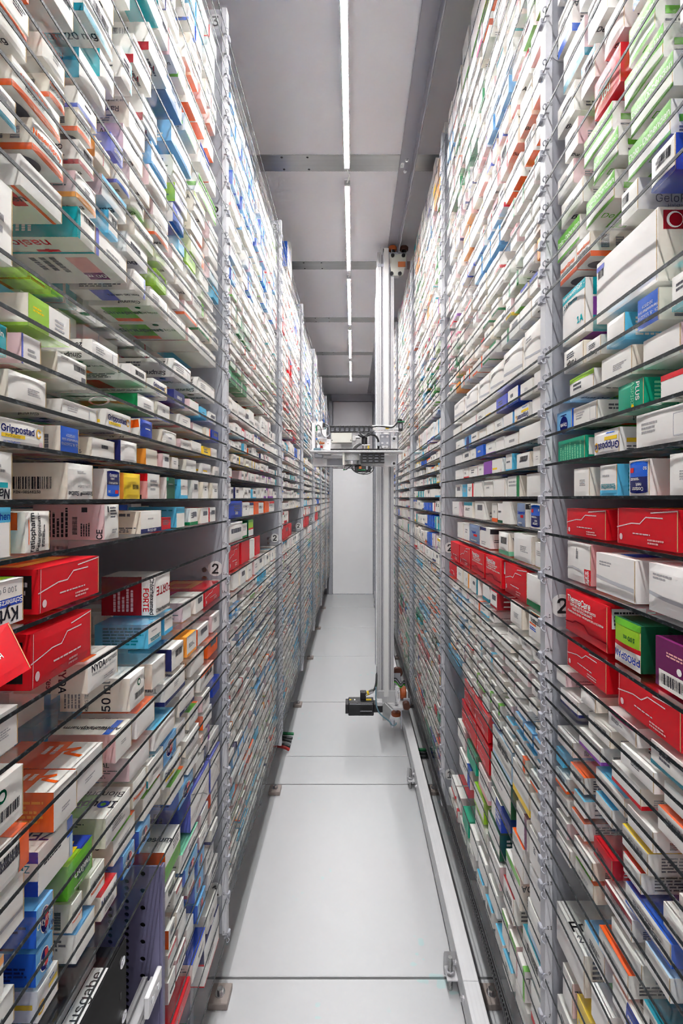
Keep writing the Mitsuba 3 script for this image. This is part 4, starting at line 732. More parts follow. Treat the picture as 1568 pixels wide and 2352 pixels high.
EMPTY_FROM = {('L1', 'middle', 1): 0, ('L1', 'middle', 2): 0, ('L2', 'middle', 1): .52, ('L2', 'middle', 2): .40, ('L3', 'middle', 1): .6, ('L3', 'middle', 2): .75, ('L4', 'middle', 1): .7}
placed = {}
for line in PLACED.strip().splitlines():
    head, rest = line.split(': ')
    rk, sec, n = head.split()
    placed[(rk, sec, int(n))] = [(float(a) / 1000, float(b) / 1000, float(h) / 1000, st) for a, b, h, st in (q.split() for q in rest.split('; '))]

def palette(r, sec, z, rng):
    q = rng.random()
    if r.name == 'L1' and z > 2.2: opts = ['w'] * 8 + ['olynth'] * 4 + ['w.sky'] * 3 + ['s.sky', 'w.pink', 'w.red', 'w.teal', 'w.lime']
    elif r.name == 'L2' and 1.85 < z < 2.6: opts = ['w'] * 7 + ['w.red'] * 4 + ['c.red', 'w.darkred', 'w.blue', 's.cyan', 'w.orange']
    elif r.name == 'L1' and 1.75 < z <= 2.2: opts = ['w'] * 10 + ['w.darkred'] * 2 + ['w.red', 'w.green', 'sinu', 'w.orange', 'f.green', 'w.grass']
    elif r.side > 0 and sec == 'lower' and z < .9: opts = ['w'] * 9 + ['w.red', 'w.red', 'c.aqua', 's.dark', 'w.yellow', 't.cyan', 'c.red', 'w.grass', 'f.royal', 't.orange']
    elif sec == 'lower': opts = ['w'] * 12 + ['t.orange', 'w.cyan', 't.cyan', 'w.grass', 'w.red', 'w.navy', 's.sky', 'w.amber', 'w.orange', 'c.cyan']
    elif r.side > 0 and z > 1.9: opts = ['w'] * 9 + ['w.red', 'w.darkred', 'w.orange', 'w.green', 'w.royal', 'w.purple', 'c.amber', 's.green', 'w.yellow', 'w.teal', 'w.red', 't.orange', 't.pink', 's.sky', 'w.navy', 'w.magenta', 'w', 't.grass', 'w']
    else: opts = ['w'] * 13 + ['f.teal', 't.orange', 'w.red', 'w.orange', 'w.blue', 'w.cyan', 'w.grass', 'w.navy', 'c.blue', 's.cyan', 'w.yellow', 'w.purple', 'w.petrol']
    return opts[int(q * len(opts))]

CARTONS = []
def add_carton(r, sec, n, z, y0, y1, h, st, rng, row=0):
    CARTONS.append(dict(r=r, sec=sec, n=n, z=z, y0=y0, y1=y1, h=h, st=st, row=row, seed=rng.randrange(10**9), D=rng.uniform(.095, .135), set=rng.uniform(-.002, .003)))
def fill(r, sec, n, z, a, b, rng, row=0):
    gap = GAP[(r.name, sec, n)]
    y, run, st, hh, ww = a + rng.uniform(0, .02), 0, None, 0, 0
    while True:
        if run == 0:
            st, run = palette(r, sec, z, rng), rng.choice((1, 1, 1, 2, 2, 3, 4))
            hh = min(.075, gap * rng.uniform(.6, .9)); ww = rng.uniform(.032, .072) if sec != 'lower' else rng.uniform(.04, .085)
            if gap > .09: hh = gap * rng.uniform(.5, .88); ww = rng.uniform(.045, .09)
        run -= 1
        if y + ww > b: break
        add_carton(r, sec, n, z, y, y + ww, hh, st, rng, row)
        y += ww + rng.choice((.004, .008, .012, .02, .03) if sec != 'lower' else (.008, .012, .02, .03, .045))
        if rng.random() < .03: y += rng.uniform(.03, .12)
for r in RACKS:
    for sec, n, z in r.shelves:
        rng = random.Random(f'{r.name}{sec}{n}')
        a, b = r.y0 + .022, r.y1 - .022
        if r.name == 'L0' and z < .8: a = .95
        gap = GAP[(r.name, sec, n)]
        if gap < .02: continue
        mine = placed.get((r.name, sec, n))
        if mine:
            for y0, y1, h, st in mine:
                if y1 > a and y0 < b: add_carton(r, sec, n, z, max(y0, a), min(y1, b), min(h, gap - .002), st, rng)
            if min(q[0] for q in mine) - a > .08 and r.i == 0 and (r.name, sec, n) != ('L0', 'middle', 1): fill(r, sec, n, z, a, min(q[0] for q in mine) - .012, rng)
        elif (r.name, sec, n) in EMPTY_FROM:
            e = EMPTY_FROM[(r.name, sec, n)]
            if e: 
                y = a
                while y + .06 < a + BAY * e:
                    add_carton(r, sec, n, z, y, y + .055, min(.07, gap * .88), 'c.red' if n == 1 else 'w.red', rng); y += .062
        elif (sec == 'top' and r.side < 0 and z > 2.8):
            if r.i in (2, 4): fill(r, sec, n, z, a + .3, a + .55, rng)
        else:
            fill(r, sec, n, z, a, b, rng)
        if r.i <= 1 and not (r.name[0] == 'L' and sec == 'middle' and n in (1, 2)):   # the second row, seen through the glass
            fill(r, sec, n, z, a, b, rng, 1)

FX = 1110.0
def shown_area(c):
    if c['row']: return 0
    x = c['r'].side * .376
    p = [(810 + FX * x / max(y, .05), 1143 - FX * (q - EYE) / max(y, .05)) for y, q in ((c['y0'], c['z']), (c['y1'], c['z']), (c['y1'], c['z'] + c['h']), (c['y0'], c['z'] + c['h']))]
    p = np.array(p); 
    if p[:, 0].max() < 8 or p[:, 0].min() > 1560: return 0
    p[:, 0] = np.clip(p[:, 0], 0, 1568); p[:, 1] = np.clip(p[:, 1], 0, 2352)
    x, y = p.T
    return abs(np.dot(x, np.roll(y, -1)) - np.dot(y, np.roll(x, -1))) / 2
order = sorted(range(len(CARTONS)), key=lambda i: -shown_area(CARTONS[i]))
SINGLE = set(i for i in order[:300] if shown_area(CARTONS[i]) > 0)
mass = Acc()
rows = {}
for i, c in enumerate(CARTONS): rows.setdefault((c['r'].name, c['sec'], c['n'], c['row']), []).append(i)
NUMBER = ['none', 'one', 'two', 'three', 'four', 'five', 'six', 'seven', 'eight', 'nine', 'ten', 'eleven', 'twelve', 'thirteen', 'fourteen', 'fifteen', 'sixteen', 'seventeen', 'eighteen', 'nineteen', 'twenty', 'twenty-one', 'twenty-two', 'twenty-three', 'twenty-four']
RACKWORD = {0: 'near', 1: 'second', 2: 'third', 3: 'fourth'}
seen_labels = {}
for (rk, sec, n, row), ids in rows.items():
    r = RACK[rk]; s = r.side
    ids.sort(key=lambda i: CARTONS[i]['y1'] if r.i else -CARTONS[i]['y1'])
    for pos, i in enumerate(ids):
        c = CARTONS[i]; rng = random.Random(c['seed'])
        sty = STY.get(c['st']) or generic(c['st'], rng)
        xf = s * (.376 + c['set'] + (.15 if row else 0))
        detail = 2 if i in SINGLE else (1 if r.i <= 2 and not row else 0)
        body, prn = carton(s, xf, c['y0'], c['y1'], c['z'] + .0004, c['z'] + c['h'], c['D'], sty, detail, rng)
        if i in SINGLE:
            key = numbered('medicine_carton')
            text = f"{sty['desc']}, {WORD_NTH[pos]} from {'near ' if r.i else ''}post, {RACKWORD[r.i]} {SIDE_NAME[s]} {sec} shelf {NUMBER[n]}"
            for word in (' near post', ' from post'):
                if len(text.split()) > 16: text = text.replace(word, ' post' if word == ' near post' else '', 1)
            labels[key] = {'label': text, 'category': 'medicine box', 'group': f'medicine cartons on the {SIDE_NAME[s]} shelves'}
            v, f, col = body.get()
            part(key, 'box', (v, f), 'carton', color=col)
            if prn.v:
                v, f, col = prn.get()
                part(key, 'lettering', (v, f), 'printed', color=col, kind='stuff')
        else:
            for a in (body, prn):
                if a.v: mass.add(*a.get())
v, f, col = mass.get()
scene['distant_cartons'] = mikit.ply((v, f), 'carton', color=col)
labels['distant_cartons'] = {'label': 'thousands of small medicine cartons packed on the farther glass shelves', 'category': 'medicine boxes', 'kind': 'stuff'}

# the red carton that hangs tilted over the edge of the near left shelf 1
rng = random.Random(5)
body, prn = carton(-1, 0, 0, .13, 0, .052, .085, STY['schiena'], 2, rng)
M = trimesh.transformations.translation_matrix((-.316, .363, 1.372)) @ trimesh.transformations.rotation_matrix(math.radians(5), (0, 0, 1)) @ trimesh.transformations.rotation_matrix(math.radians(-25), (0, 1, 0))
key = numbered('medicine_carton')
labels[key] = {'label': 'red carton tilted over the edge of near left middle shelf 1, leftmost', 'category': 'medicine box', 'group': 'medicine cartons on the left shelves'}
for nm, a, m_ in (('box', body, 'carton'), ('lettering', prn, 'printed')):
    v, f, col = a.get()
    part(key, nm, (trimesh.transform_points(v, M), f), m_, color=col, kind='stuff' if nm == 'lettering' else None)

# ------------------------------------------------------------------ the picking robot
R_ = thing('picking_robot', 'picking robot: tall aluminium mast on floor and ceiling rails with carriage and gripper', 'robot')
MX0, MX1, MY = .158, .265, 3.12
from shapely.geometry import Polygon, box as sbox
prof = sbox(MX0, MY, MX1, MY + .15)
for u, w in ((.026, .009), (.079, .009)):                         # T slots of the extrusion
    prof = prof.difference(sbox(MX0 + u, MY - .01, MX0 + u + w, MY + .03)).difference(sbox(MX0 + u - .006, MY + .007, MX0 + u + w + .006, MY + .018))
for u in (.012, .0985):
    prof = prof.difference(sbox(MX0 + u, MY - .01, MX0 + u + .002, MY + .003))
for v in (.03, .10):
    prof = prof.difference(sbox(MX0 - .01, MY + v, MX0 + .013, MY + v + .010)).difference(sbox(MX1 - .013, MY + v, MX1 + .01, MY + v + .010))
m_ = part(R_, 'mast', prism(prof, 'z', .30, 3.13), 'alu')
for u in (.026, .079):
    part(m_, 'slot_cover', box(MX0 + u, MX0 + u + .009, MY + .012, MY + .014, .302, 3.12), 'rail_paint')  # grey strips added inside the slots to stand for their shade
for u in (.0115, .0975):
    part(m_, 'seam', box(MX0 + u, MX0 + u + .003, MY + .0015, MY + .003, .302, 3.12), 'rail_paint')  # thin grey strips colour the shallow grooves as if shaded
part(m_, 'drive_belt', box(MX0 + .042, MX0 + .073, MY - .006, MY - .002, .26, 3.155, .001), 'label_white')
part(m_, 'scale_tape', box(MX0 - .012, MX0 - .007, MY + .05, MY + .07, .45, 2.86), 'panel_grey')
part(m_, 'cable_cover', box(MX0 - .006, MX0 - .001, MY + .02, MY + .05, .45, 3.04), 'white_paint')
part(m_, 'clamp_plate', box(MX0 + .002, MX1 - .006, MY - .0018, MY - .0002, 3.035, 3.055), 'panel_grey')
part(m_, 'pulley', cyl((MX0 + .04, MY + .02, 3.14), (MX0 + .075, MY + .02, 3.14), .022), 'black_plastic', 35)
for dx in (.02, .09):
    part(m_, 'bearing_plate', box(MX0 + dx, MX0 + dx + .005, MY + .0, MY + .05, 3.09, 3.165, .001), 'alu')
# guide on the ceiling rail
a = part(R_, 'ceiling_carriage', prism([(.236, 3.118), (.345, 3.118), (.338, 3.045), (.322, 2.975), (.250, 2.975), (.240, 3.05)], 'y', 3.108, 3.118), 'beige_paint')
part(a, 'top_angle', box(.236, .345, 3.105, 3.18, 3.112, 3.121, .001), 'panel_grey')
part(a, 'side_block', box(.290, .350, 3.118, 3.155, 3.03, 3.085, .003), 'alu')
part(a, 'copper_plate', box(.29, .338, 3.103, 3.107, 3.028, 3.062, .001), 'copper_part')
part(a, 'bracket', box(.264, .30, 3.12, 3.16, 2.98, 3.11), 'alu')
for x, z in ((.256, 3.102), (.325, 3.102), (.249, 2.985), (.302, 2.985)):
    part(a, 'bolt', cat([cyl((x, 3.109, z), (x, 3.100, z), .012, 16), cyl((x, 3.1, z), (x, 3.094, z), .006, 6)]), 'black_plastic')
for x in (.258, .332):
    w = part(a, 'guide_wheel', tyre((x, 3.14, 3.162), (0, 0, 1), .0275, .026), 'brown_rubber' if x < .3 else 'dark_rubber', 35)
    part(w, 'hub', cyl((x, 3.14, 3.118), (x, 3.14, 3.149), .014), 'black_plastic', 35)
# foot
b = part(R_, 'base_plate', prism([(.188, 3.25), (.188, 3.21), (.252, 3.03), (.343, 3.03), (.372, 3.08), (.372, 3.36), (.188, 3.36)], 'z', .213, .225), 'alu')
part(b, 'pedestal', box(MX0 - .0, MX1 + .01, 3.115, 3.28, .225, .30, .002), 'alu')
part(b, 'sticker', box(.222, .262, 3.10, 3.112, .2252, .2262), 'label_white')
part(b, 'gusset', prism([(.186, .245), (.186, .150), (.226, .152), (.243, .21), (.196, .262)], 'y', 3.025, 3.03), 'steel')
part(b, 'bolt', cat([cyl((.275, 3.075, .225), (.275, 3.075, .228), .015, 20), cyl((.275, 3.075, .228), (.275, 3.075, .240), .008, 6)]), 'chrome')
part(b, 'sensor_bracket', box(.300, .306, 3.02, 3.03, .10, .213), 'panel_grey')
w = part(R_, 'drive_wheel', tyre((.327, 3.16, .272), (1, 0, 0), .040, .038, b=.006), 'brown_rubber', 35)
part(w, 'bearing_block', box(.298, .306, 3.13, 3.17, .2255, .29, .002), 'white_paint')
part(w, 'bearing_block', box(.348, .356, 3.13, 3.17, .2255, .29, .002), 'white_paint')
part(w, 'axle', cyl((.290, 3.16, .272), (.365, 3.16, .272), .008), 'chrome', 35)
w = part(R_, 'buffer', cyl((.333, 2.99, .252), (.333, 3.035, .252), .022, 24), 'dark_rubber', 35)
part(w, 'holder', box(.318, .36, 3.032, 3.04, .2255, .285, .002), 'panel_grey')
part(R_, 'brush', prism([(.352, .235), (.385, .252), (.382, .226), (.352, .226)], 'y', 3.03, 3.05), 'black_plastic')
w = part(R_, 'side_wheel', tyre((.293, 3.27, .085), (0, 0, 1), .033, .026), 'brown_rubber', 35)
part(w, 'axle', cyl((.293, 3.27, .07), (.293, 3.27, .213), .009), 'chrome', 35)
for x, y, z in ((.352, 3.09, .25), (.358, 3.16, .24), (.35, 3.3, .25)):
    part(R_, 'screw_head', bolt((x, y, z - .02), (0, 0, 1), .010, .012), 'chrome')
rw = part(R_, 'rear_wheel', tyre((.315, 3.42, .31), (0, 1, 0), .036, .03), 'dark_rubber', 35)
part(rw, 'bracket', box(.275, .335, 3.395, 3.40, .2255, .312, .001), 'panel_grey')
mo = part(R_, 'motor', box(-.028, .130, 3.0, 3.085, .190, .274, .004), 'black_plastic')
part(mo, 'end_cap', prism([(3.006, .205), (3.006, .258), (3.018, .27), (3.067, .27), (3.079, .258), (3.079, .205), (3.067, .195), (3.018, .195)], 'x', -.046, -.028), 'black_plastic')
part(mo, 'flange', box(.130, .186, 3.012, 3.075, .205, .258, .003), 'black_plastic')
part(mo, 'coupling', box(.148, .186, 3.005, 3.06, .248, .275, .003), 'alu')
for j in range(4):
    part(mo, 'cooling_rib', box(.045, .118, 2.9975, 3.0, .206 + .013 * j, .209 + .013 * j), 'panel_grey' if j == 1 else 'black_mat')
part(mo, 'name_plate', box(-.02, .122, 2.9985, 3.0, .262, .2665), 'panel_grey')
part(mo, 'rating_label', box(.082, .116, 3.03, 3.055, .2742, .2752), 'label_yellow')
part(mo, 'warning_triangle', prism([(-.022, 3.03), (-.022, 3.05), (-.004, 3.04)], 'z', .2742, .2750), 'label_yellow')
part(mo, 'white_label', box(.008, .016, 3.03, 3.05, .2742, .2750), 'label_white')
cn = part(R_, 'motor_connector', cat([box(.047, .083, 3.035, 3.075, .274, .322, .003)]), 'black_plastic')
for dy in (0, .018):
    part(cn, 'barrel', cyl((.080, 3.045 + dy, .303), (.128, 3.045 + dy, .326), .0095, 16), 'chrome', 35)
    part(cn, 'collar', cyl((.092, 3.045 + dy, .309), (.103, 3.045 + dy, .314), .0102, 16), 'label_yellow', 35)
part(R_, 'motor_cable', tube([(.126, 3.045, .326), (.140, 3.055, .345), (.150, 3.08, .38), (.158, 3.15, .40)], .006), 'cable_dark', True)
part(R_, 'earth_cable', tube([(.126, 3.063, .324), (.142, 3.07, .335), (.152, 3.09, .37), (.158, 3.16, .39)], .0045), 'cable_green', True)
part(R_, 'sensor_cable', tube([(.144, 3.03, .36), (.143, 3.01, .30), (.147, 2.995, .255), (.165, 2.985, .215), (.205, 2.985, .18), (.232, 2.985, .155), (.245, 2.985, .140), (.262, 2.985, .142), (.268, 2.985, .155)], .0042), 'cable_blue', True)
part(R_, 'sensor', cat([cyl((.245, 2.99, .125), (.245, 3.0, .165), .012, 16), box(.232, .262, 3.0, 3.02, .13, .165, .003)]), 'panel_grey')
for j, m2 in enumerate(('cable_dark', 'rail_paint', 'cable_dark', 'cable_green')):
    part(R_, 'rail_cable', tube([(.268, 3.14, .37 - .008 * j), (.295, 3.13, .355 - .008 * j), (.312, 3.13, .338 - .007 * j), (.325, 3.14, .352 - .008 * j), (.338, 3.15, .345 - .008 * j)], .004), m2, True)

# carriage
c = part(R_, 'carriage', box(-.247, .273, 3.0, 3.008, 1.738, 1.812, .002), 'white_paint')
part(c, 'panel', box(-.16, -.035, 2.998, 3.0, 1.745, 1.785), 'panel_grey')
part(c, 'rack_strip', cat([box(-.240 + .0095 * j, -.235 + .0095 * j, 2.998, 3.0, 1.733, 1.738) for j in range(24)]), 'black_plastic', kind='stuff')
part(c, 'perforated_strip', cat([box(-.185 + .006 * j, -.182 + .006 * j, 2.9985, 3.0, 1.787, 1.789) for j in range(22)]), 'black_plastic', kind='stuff')
up = part(R_, 'carriage_plate', box(.236, .277, 3.0, 3.008, 1.812, 1.925, .002), 'white_paint')
part(up, 'label', box(.246, .266, 2.998, 3.0, 1.842, 1.89), 'label_white')
for z in (1.910, 1.757):
    k2 = part(R_, 'bearing', ring((.255, 2.996, z), (0, 1, 0), .008, .0145, .008), 'chrome', 35)
    part(k2, 'core', cyl((.255, 2.9985, z), (.255, 2.993, z), .0055, 6), 'black_plastic')
    part(k2, 'seal', ring((.255, 2.9965, z), (0, 1, 0), .0055, .008, .006), 'black_mat')
bp = part(R_, 'clamp_block', box(.168, .228, 2.97, 3.0, 1.862, 1.937, .003), 'panel_grey')
for x in (.182, .212):
    for z in (1.920, 1.881):
        part(bp, 'bolt', bolt((x, 2.970, z), (0, -1, 0), .0045, .006), 'chrome')
part(bp, 'foot', box(.175, .222, 2.965, 2.985, 1.850, 1.864, .002), 'steel')
for x in (.186, .209):
    part(bp, 'nut', bolt((x, 2.965, 1.857), (0, -1, 0), .005, .006), 'chrome')
part(R_, 'back_sheet', prism([(-.079, 1.876), (.052, 1.876), (.030, 1.84), (-.069, 1.84)], 'y', 2.99, 2.994), 'white_paint')
part(R_, 'side_sheet', box(-.178, -.06, 3.0, 3.006, 1.836, 1.885, .002), 'white_paint')
# platform
p_ = part(R_, 'platform', box(-.256, .304, 2.88, 3.0, 1.8145, 1.828, .002), 'white_paint')
part(p_, 'mat', box(-.133, .269, 2.895, 2.995, 1.828, 1.8385, .001), 'black_mat')
part(p_, 'front_profile', box(-.256, .304, 2.875, 2.880, 1.8165, 1.8265, .001), 'alu')
part(p_, 'left_bearing', box(-.233, -.182, 2.90, 2.96, 1.786, 1.8145, .004), 'panel_grey')
part(p_, 'under_plate', box(-.21, -.131, 2.89, 2.99, 1.805, 1.8145, .001), 'steel')
part(p_, 'right_bracket', box(.297, .305, 2.875, 2.89, 1.778, 1.826, .001), 'beige_paint')
part(p_, 'roller', cyl((.303, 2.885, 1.80), (.313, 2.885, 1.80), .009, 16), 'copper_part', 35)
part(R_, 'pulley', cyl((-.006, 2.94, 1.768), (-.006, 2.94, 1.8145), .045, 40), 'panel_grey', 35)
part(R_, 'pulley_ribs', cat([box(-.006 + .0452 * math.sin(t) - .001, -.006 + .0452 * math.sin(t) + .001, 2.94 - .0452 * math.cos(t) - .001, 2.94 - .0452 * math.cos(t) + .001, 1.772, 1.812) for t in np.linspace(-1.4, 1.4, 22)]), 'beige_paint', kind='stuff')
part(R_, 'turntable_ring', cyl((-.006, 2.94, 1.744), (-.006, 2.94, 1.766), .047, 40), 'chrome', 35)
part(R_, 'turntable_disc', cyl((-.0, 2.94, 1.738), (-.0, 2.94, 1.745), .05, 40), 'black_plastic', 35)

def chain(name, x0, x1, z0, z1, y, n, vertical=False):
    k = part(R_, name, box(x0, x1, y + .012, y + .016, z0 + .004, z1 - .004), 'black_plastic')
    w = (x1 - x0) / n
    for j in range(n):
        a0, a1 = x0 + j * w, x0 + (j + 1) * w
        part(k, 'link', cat([box(a0, a1 - .001, y, y + .012, z1 - .009, z1, .001), box(a0, a1 - .001, y, y + .012, z0, z0 + .009, .001), box(a0, a0 + w * .36, y - .001, y + .012, z0, z1, .001)]), 'black_plastic')
    for q in np.linspace(z0 + .013, z1 - .013, 3):
        part(k, 'cable', cyl((x0, y + .008, q), (x1, y + .008, q), .0028, 8), 'panel_grey', 35)
    return k
chain('cable_chain', -.143, .122, 1.940, 1.982, 2.93, 9)
chain('lower_cable_chain', .046, .190, 1.752, 1.8135, 2.90, 4)
ur = part(R_, 'upper_rail', box(.121, .285, 2.935, 2.955, 1.944, 1.972, .002), 'white_paint')
part(ur, 'groove', box(.121, .285, 2.934, 2.9352, 1.954, 1.957), 'cable_dark')
part(ur, 'tube', cyl((.118, 2.945, 1.981), (.262, 2.945, 1.981), .0055), 'white_paint', 35)
part(ur, 'label', box(.199, .219, 2.9335, 2.9348, 1.962, 1.970), 'label_yellow')
part(ur, 'cable_tie', cat([box(.145, .148, 2.928, 2.934, 1.94, 1.99), box(.246, .249, 2.928, 2.934, 1.94, 1.985)]), 'label_white', kind='stuff')
part(ur, 'cable', tube([(.11, 2.93, 1.972), (.15, 2.928, 1.978), (.20, 2.928, 1.974), (.245, 2.928, 1.975), (.262, 2.92, 1.99), (.272, 2.92, 2.005)], .0045), 'cable_dark', True)
cm_ = part(R_, 'camera', box(.276, .299, 2.91, 2.94, 1.948, 2.0, .002), 'black_plastic')
part(cm_, 'window', box(.281, .294, 2.9085, 2.91, 1.962, 1.99), 'panel_grey')
part(cm_, 'board', box(.270, .312, 2.905, 2.935, 2.0, 2.006, .001), 'circuit_green')
part(cm_, 'cap', cyl((.283, 2.92, 2.006), (.283, 2.92, 2.018), .015, 16), 'black_plastic', 35)
part(cm_, 'side_bracket', box(.301, .305, 2.91, 2.93, 1.955, 2.008), 'panel_grey')
jb = part(R_, 'junction_box', box(-.132, -.004, 2.93, 2.99, 1.877, 1.940, .004), 'beige_paint')
for x in (-.126, -.012):
    part(jb, 'screw', cyl((x, 2.9295, 1.893), (x, 2.931, 1.893), .0035, 10), 'black_plastic')
part(R_, 'plug', cat([box(-.004, .020, 2.94, 2.965, 1.89, 1.92, .002), cyl((.020, 2.952, 1.912), (.045, 2.952, 1.912), .006, 12)]), 'steel')
part(R_, 'plate', box(.0, .10, 2.995, 2.999, 1.88, 1.935), 'white_paint')
hm = part(R_, 'gripper_motor', cyl((.071, 2.94, 1.870), (.071, 2.94, 1.912), .0175, 24), 'black_plastic', 35)
part(hm, 'gear', cyl((.071, 2.94, 1.8385), (.071, 2.94, 1.862), .015, 24), 'chrome', 35)
part(hm, 'plate', box(.056, .106, 2.925, 2.965, 1.862, 1.868, .001), 'white_paint')
part(hm, 'label', box(.090, .099, 2.922, 2.926, 1.84, 1.86), 'label_yellow')
part(R_, 'hose', tube([(.035, 2.925, 1.925), (.07, 2.915, 1.916), (.11, 2.915, 1.926), (.140, 2.92, 1.915), (.154, 2.925, 1.885), (.155, 2.93, 1.84)], .006), 'black_plastic', True)
part(R_, 'hose_clip', box(.147, .162, 2.915, 2.93, 1.856, 1.88, .002), 'panel_grey')
for j, pts in enumerate(([(.02, 1.938), (.06, 1.936), (.10, 1.93), (.12, 1.938)], [(.04, 1.94), (.055, 1.922), (.085, 1.915), (.11, 1.93)], [(.055, 1.94), (.07, 1.93), (.1, 1.936), (.13, 1.945)])):
    part(R_, 'cable_loop', tube([(x, 2.915 - .003 * j, z) for x, z in pts], .0032), 'cable_dark', True)
for j in range(4):
    part(R_, 'wire', tube([(-.005 + .008 * j, 2.96, 1.84), (.003 + .008 * j, 2.955, 1.855), (.018 + .01 * j, 2.955, 1.868), (.035 + .008 * j, 2.955, 1.878)], .0022), 'cable_dark' if j else 'label_white', True)

# gripper head on the left
g = part(R_, 'gripper_head', box(-.247, -.228, 2.90, 2.93, 1.828, 1.994, .002), 'white_paint')
part(g, 'side_rail', box(-.258, -.249, 2.895, 2.91, 1.835, 1.89, .001), 'alu')
part(g, 'black_guide', box(-.252, -.247, 2.898, 2.915, 1.95, 1.992), 'black_plastic')
part(g, 'valve_block', box(-.218, -.181, 2.90, 2.94, 1.955, 2.002, .002), 'white_paint')
part(g, 'cover', box(-.216, -.157, 2.905, 2.95, 1.893, 1.957, .006), 'white_paint')
part(g, 'cylinder', cyl((-.200, 2.90, 1.925), (-.200, 2.91, 1.925), .012, 20), 'panel_grey', 35)
part(g, 'plug', box(-.181, -.165, 2.895, 2.92, 1.968, 1.994, .001), 'black_plastic')
for j in range(4):
    part(g, 'cable', tube([(-.168, 2.90, 1.990 - .006 * j), (-.150, 2.90, 1.982 - .008 * j), (-.140 - .004 * j, 2.905, 1.950), (-.142 - .004 * j, 2.91, 1.925)], .0028), 'cable_dark' if j % 2 else 'panel_grey', True)
part(g, 'green_plug', cyl((-.217, 2.893, 1.945), (-.217, 2.893, 1.970), .0045, 10), 'circuit_green', 35)
part(g, 'sensor_wire', tube([(-.217, 2.893, 1.970), (-.208, 2.89, 1.98), (-.193, 2.89, 1.965), (-.187, 2.89, 1.935), (-.17, 2.89, 1.908), (-.15, 2.892, 1.905)], .0022), 'cable_dark', True)
part(g, 'sensor_wire', tube([(-.202, 2.89, 1.93), (-.185, 2.885, 1.92), (-.165, 2.885, 1.902), (-.15, 2.888, 1.912), (-.14, 2.89, 1.925)], .0025), 'panel_grey', True)
part(g, 'plate', box(-.18, -.134, 2.93, 2.936, 1.838, 1.90, .002), 'white_paint')
part(g, 'hole', cyl((-.150, 2.9295, 1.872), (-.150, 2.931, 1.872), .0025, 10), 'black_plastic')
part(g, 'blue_fitting', box(-.222, -.212, 2.89, 2.90, 1.892, 1.902, .001), 'blue_plastic')
part(g, 'brown_lever', cat([box(-.20, -.17, 2.892, 2.905, 1.866, 1.878, .002), cyl((-.193, 2.898, 1.87), (-.193, 2.898, 1.884), .004, 10)]), 'copper_part')
part(g, 'white_block', box(-.216, -.196, 2.89, 2.91, 1.842, 1.862, .002), 'white_paint')
part(g, 'red_stop', box(-.195, -.181, 2.892, 2.905, 1.842, 1.858, .002), 'red_plastic')
part(g, 'foot', box(-.234, -.192, 2.885, 2.905, 1.8285, 1.842, .003), 'cable_blue')
part(g, 'pneumatic_tube', cyl((-.222, 2.895, 1.842), (-.222, 2.895, 1.93), .003, 10), 'chrome', 35)
# electronics under the platform
e = part(R_, 'circuit_block', box(.01, .108, 2.91, 2.96, 1.700, 1.736, .003), 'black_plastic')
part(e, 'board', box(.03, .075, 2.903, 2.909, 1.708, 1.716, .001), 'circuit_green')
part(e, 'coil', cyl((.045, 2.905, 1.718), (.045, 2.905, 1.733), .009, 14), 'copper_part', 35)
part(e, 'capacitor', cyl((.085, 2.905, 1.714), (.085, 2.905, 1.735), .006, 14), 'panel_grey', 35)
for pts in ([(-.01, 1.732), (.0, 1.712), (.03, 1.694), (.07, 1.686), (.10, 1.692), (.122, 1.712), (.126, 1.735)], [(.0, 1.735), (.01, 1.705), (.05, 1.69), (.09, 1.70), (.115, 1.725)], [(.03, 1.735), (.05, 1.70), (.08, 1.705), (.1, 1.735)], [(-.052, 1.712), (-.035, 1.718), (-.012, 1.735), (.01, 1.74)]):
    part(R_, 'cable_loop', tube([(x, 2.905, z) for x, z in pts], .0026), 'cable_dark', True)
s_ = part(R_, 'probe', box(-.062, -.049, 2.89, 2.90, 1.74, 1.8145, .001), 'beige_paint')
part(s_, 'tip', cyl((-.053, 2.895, 1.716), (-.053, 2.895, 1.742), .005, 12), 'chrome', 35)
part(s_, 'green_end', cyl((-.053, 2.895, 1.709), (-.053, 2.895, 1.716), .004, 12), 'circuit_green', 35)

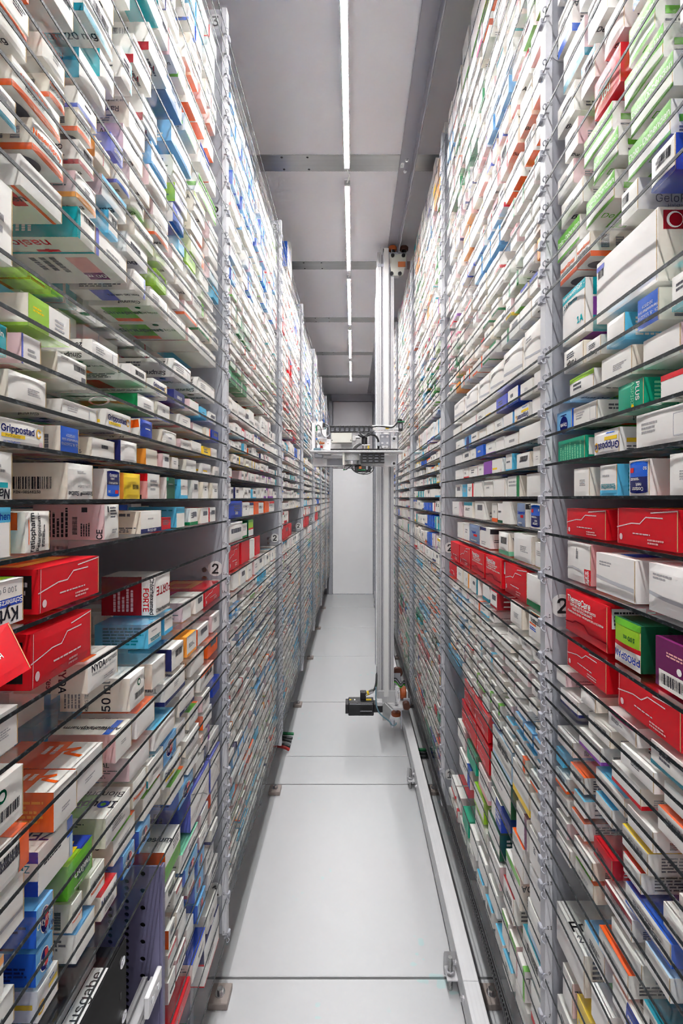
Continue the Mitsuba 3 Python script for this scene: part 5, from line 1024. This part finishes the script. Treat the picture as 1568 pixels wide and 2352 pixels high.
# ------------------------------------------------------------------ the dispensing shaft at the lower left
t = thing('perforated_panel', 'lilac grey perforated metal panel standing beside the dispensing shaft', 'panel')
from shapely.geometry import Point
poly = sbox(-.79, .30, -.372, .835)
for col_, (x, z0, dz, nn, rr) in enumerate(((-.405, .82, .0328, 15, .0052), (-.436, .805, .0127, 38, .0048), (-.468, .79, .0127, 38, .0048))):
    for j in range(nn):
        z = z0 - dz * j
        if z > .31 and not (col_ == 0 and j in (7, 8)): poly = poly.difference(Point(x, z).buffer(rr, 6))
m = prism(poly, 'y', .931, .934)
part(t, 'sheet', m, 'lilac_panel')
part(t, 'flange', box(-.372, -.366, .931, .943, .30, .835, .001), 'lilac_panel')
part(t, 'rear_sheet', box(-.79, -.376, .938, .941, .30, .83), 'dark_gap')  # added dark sheet, gives the holes the shade behind the panel
t = thing('dispensing_chute', 'black dispensing chute with white sign lettered Ausgabe in the lower left corner', 'chute')
part(t, 'housing', box(-.62, -.3715, .40, .778, .30, .824, .002), 'black_mat')
part(t, 'front_plate', box(-.371, -.367, .40, .784, .30, .8326, .001), 'black_mat')
part(t, 'edge_profile', box(-.404, -.399, .40, .752, .8242, .836, .001), 'alu')
sg = part(t, 'sign', box(-.3975, -.3735, .42, .740, .8243, .8262, .0005), 'label_white')
part(sg, 'lettering', lettering('Ausgabe', (-.3855, .690, .8262), (0, 1, 0), (-1, 0, 0), .0150), 'ink')
for y, z in ((.767, .808), (.772, .717), (.56, .70)):
    part(t, 'bolt', cat([cyl((-.367, y, z), (-.3648, y, z), .008, 20), cyl((-.3648, y, z), (-.363, y, z), .004, 12)]), 'chrome')
part(t, 'slot', box(-.367, -.3664, .762, .766, .752, .762), 'dark_gap')
t = thing('aluminium_profile', 'slotted aluminium profile bar with clamped white bracket beside the black chute', 'profile')
pr2 = Polygon([(-.402, .598), (-.376, .598), (-.376, .628), (-.402, .628)]).difference(sbox(-.393, .620, -.387, .64)).difference(sbox(-.383, .609, -.37, .615))
part(t, 'bar', prism(pr2, 'y', .790, .926), 'alu')
part(t, 'bracket', box(-.3755, -.3665, .868, .929, .607, .647, .0015), 'white_paint')
part(t, 'screw', cat([cyl((-.3665, y, .627), (-.365, y, .627), .006, 16) for y in (.885, .91)]), 'chrome')
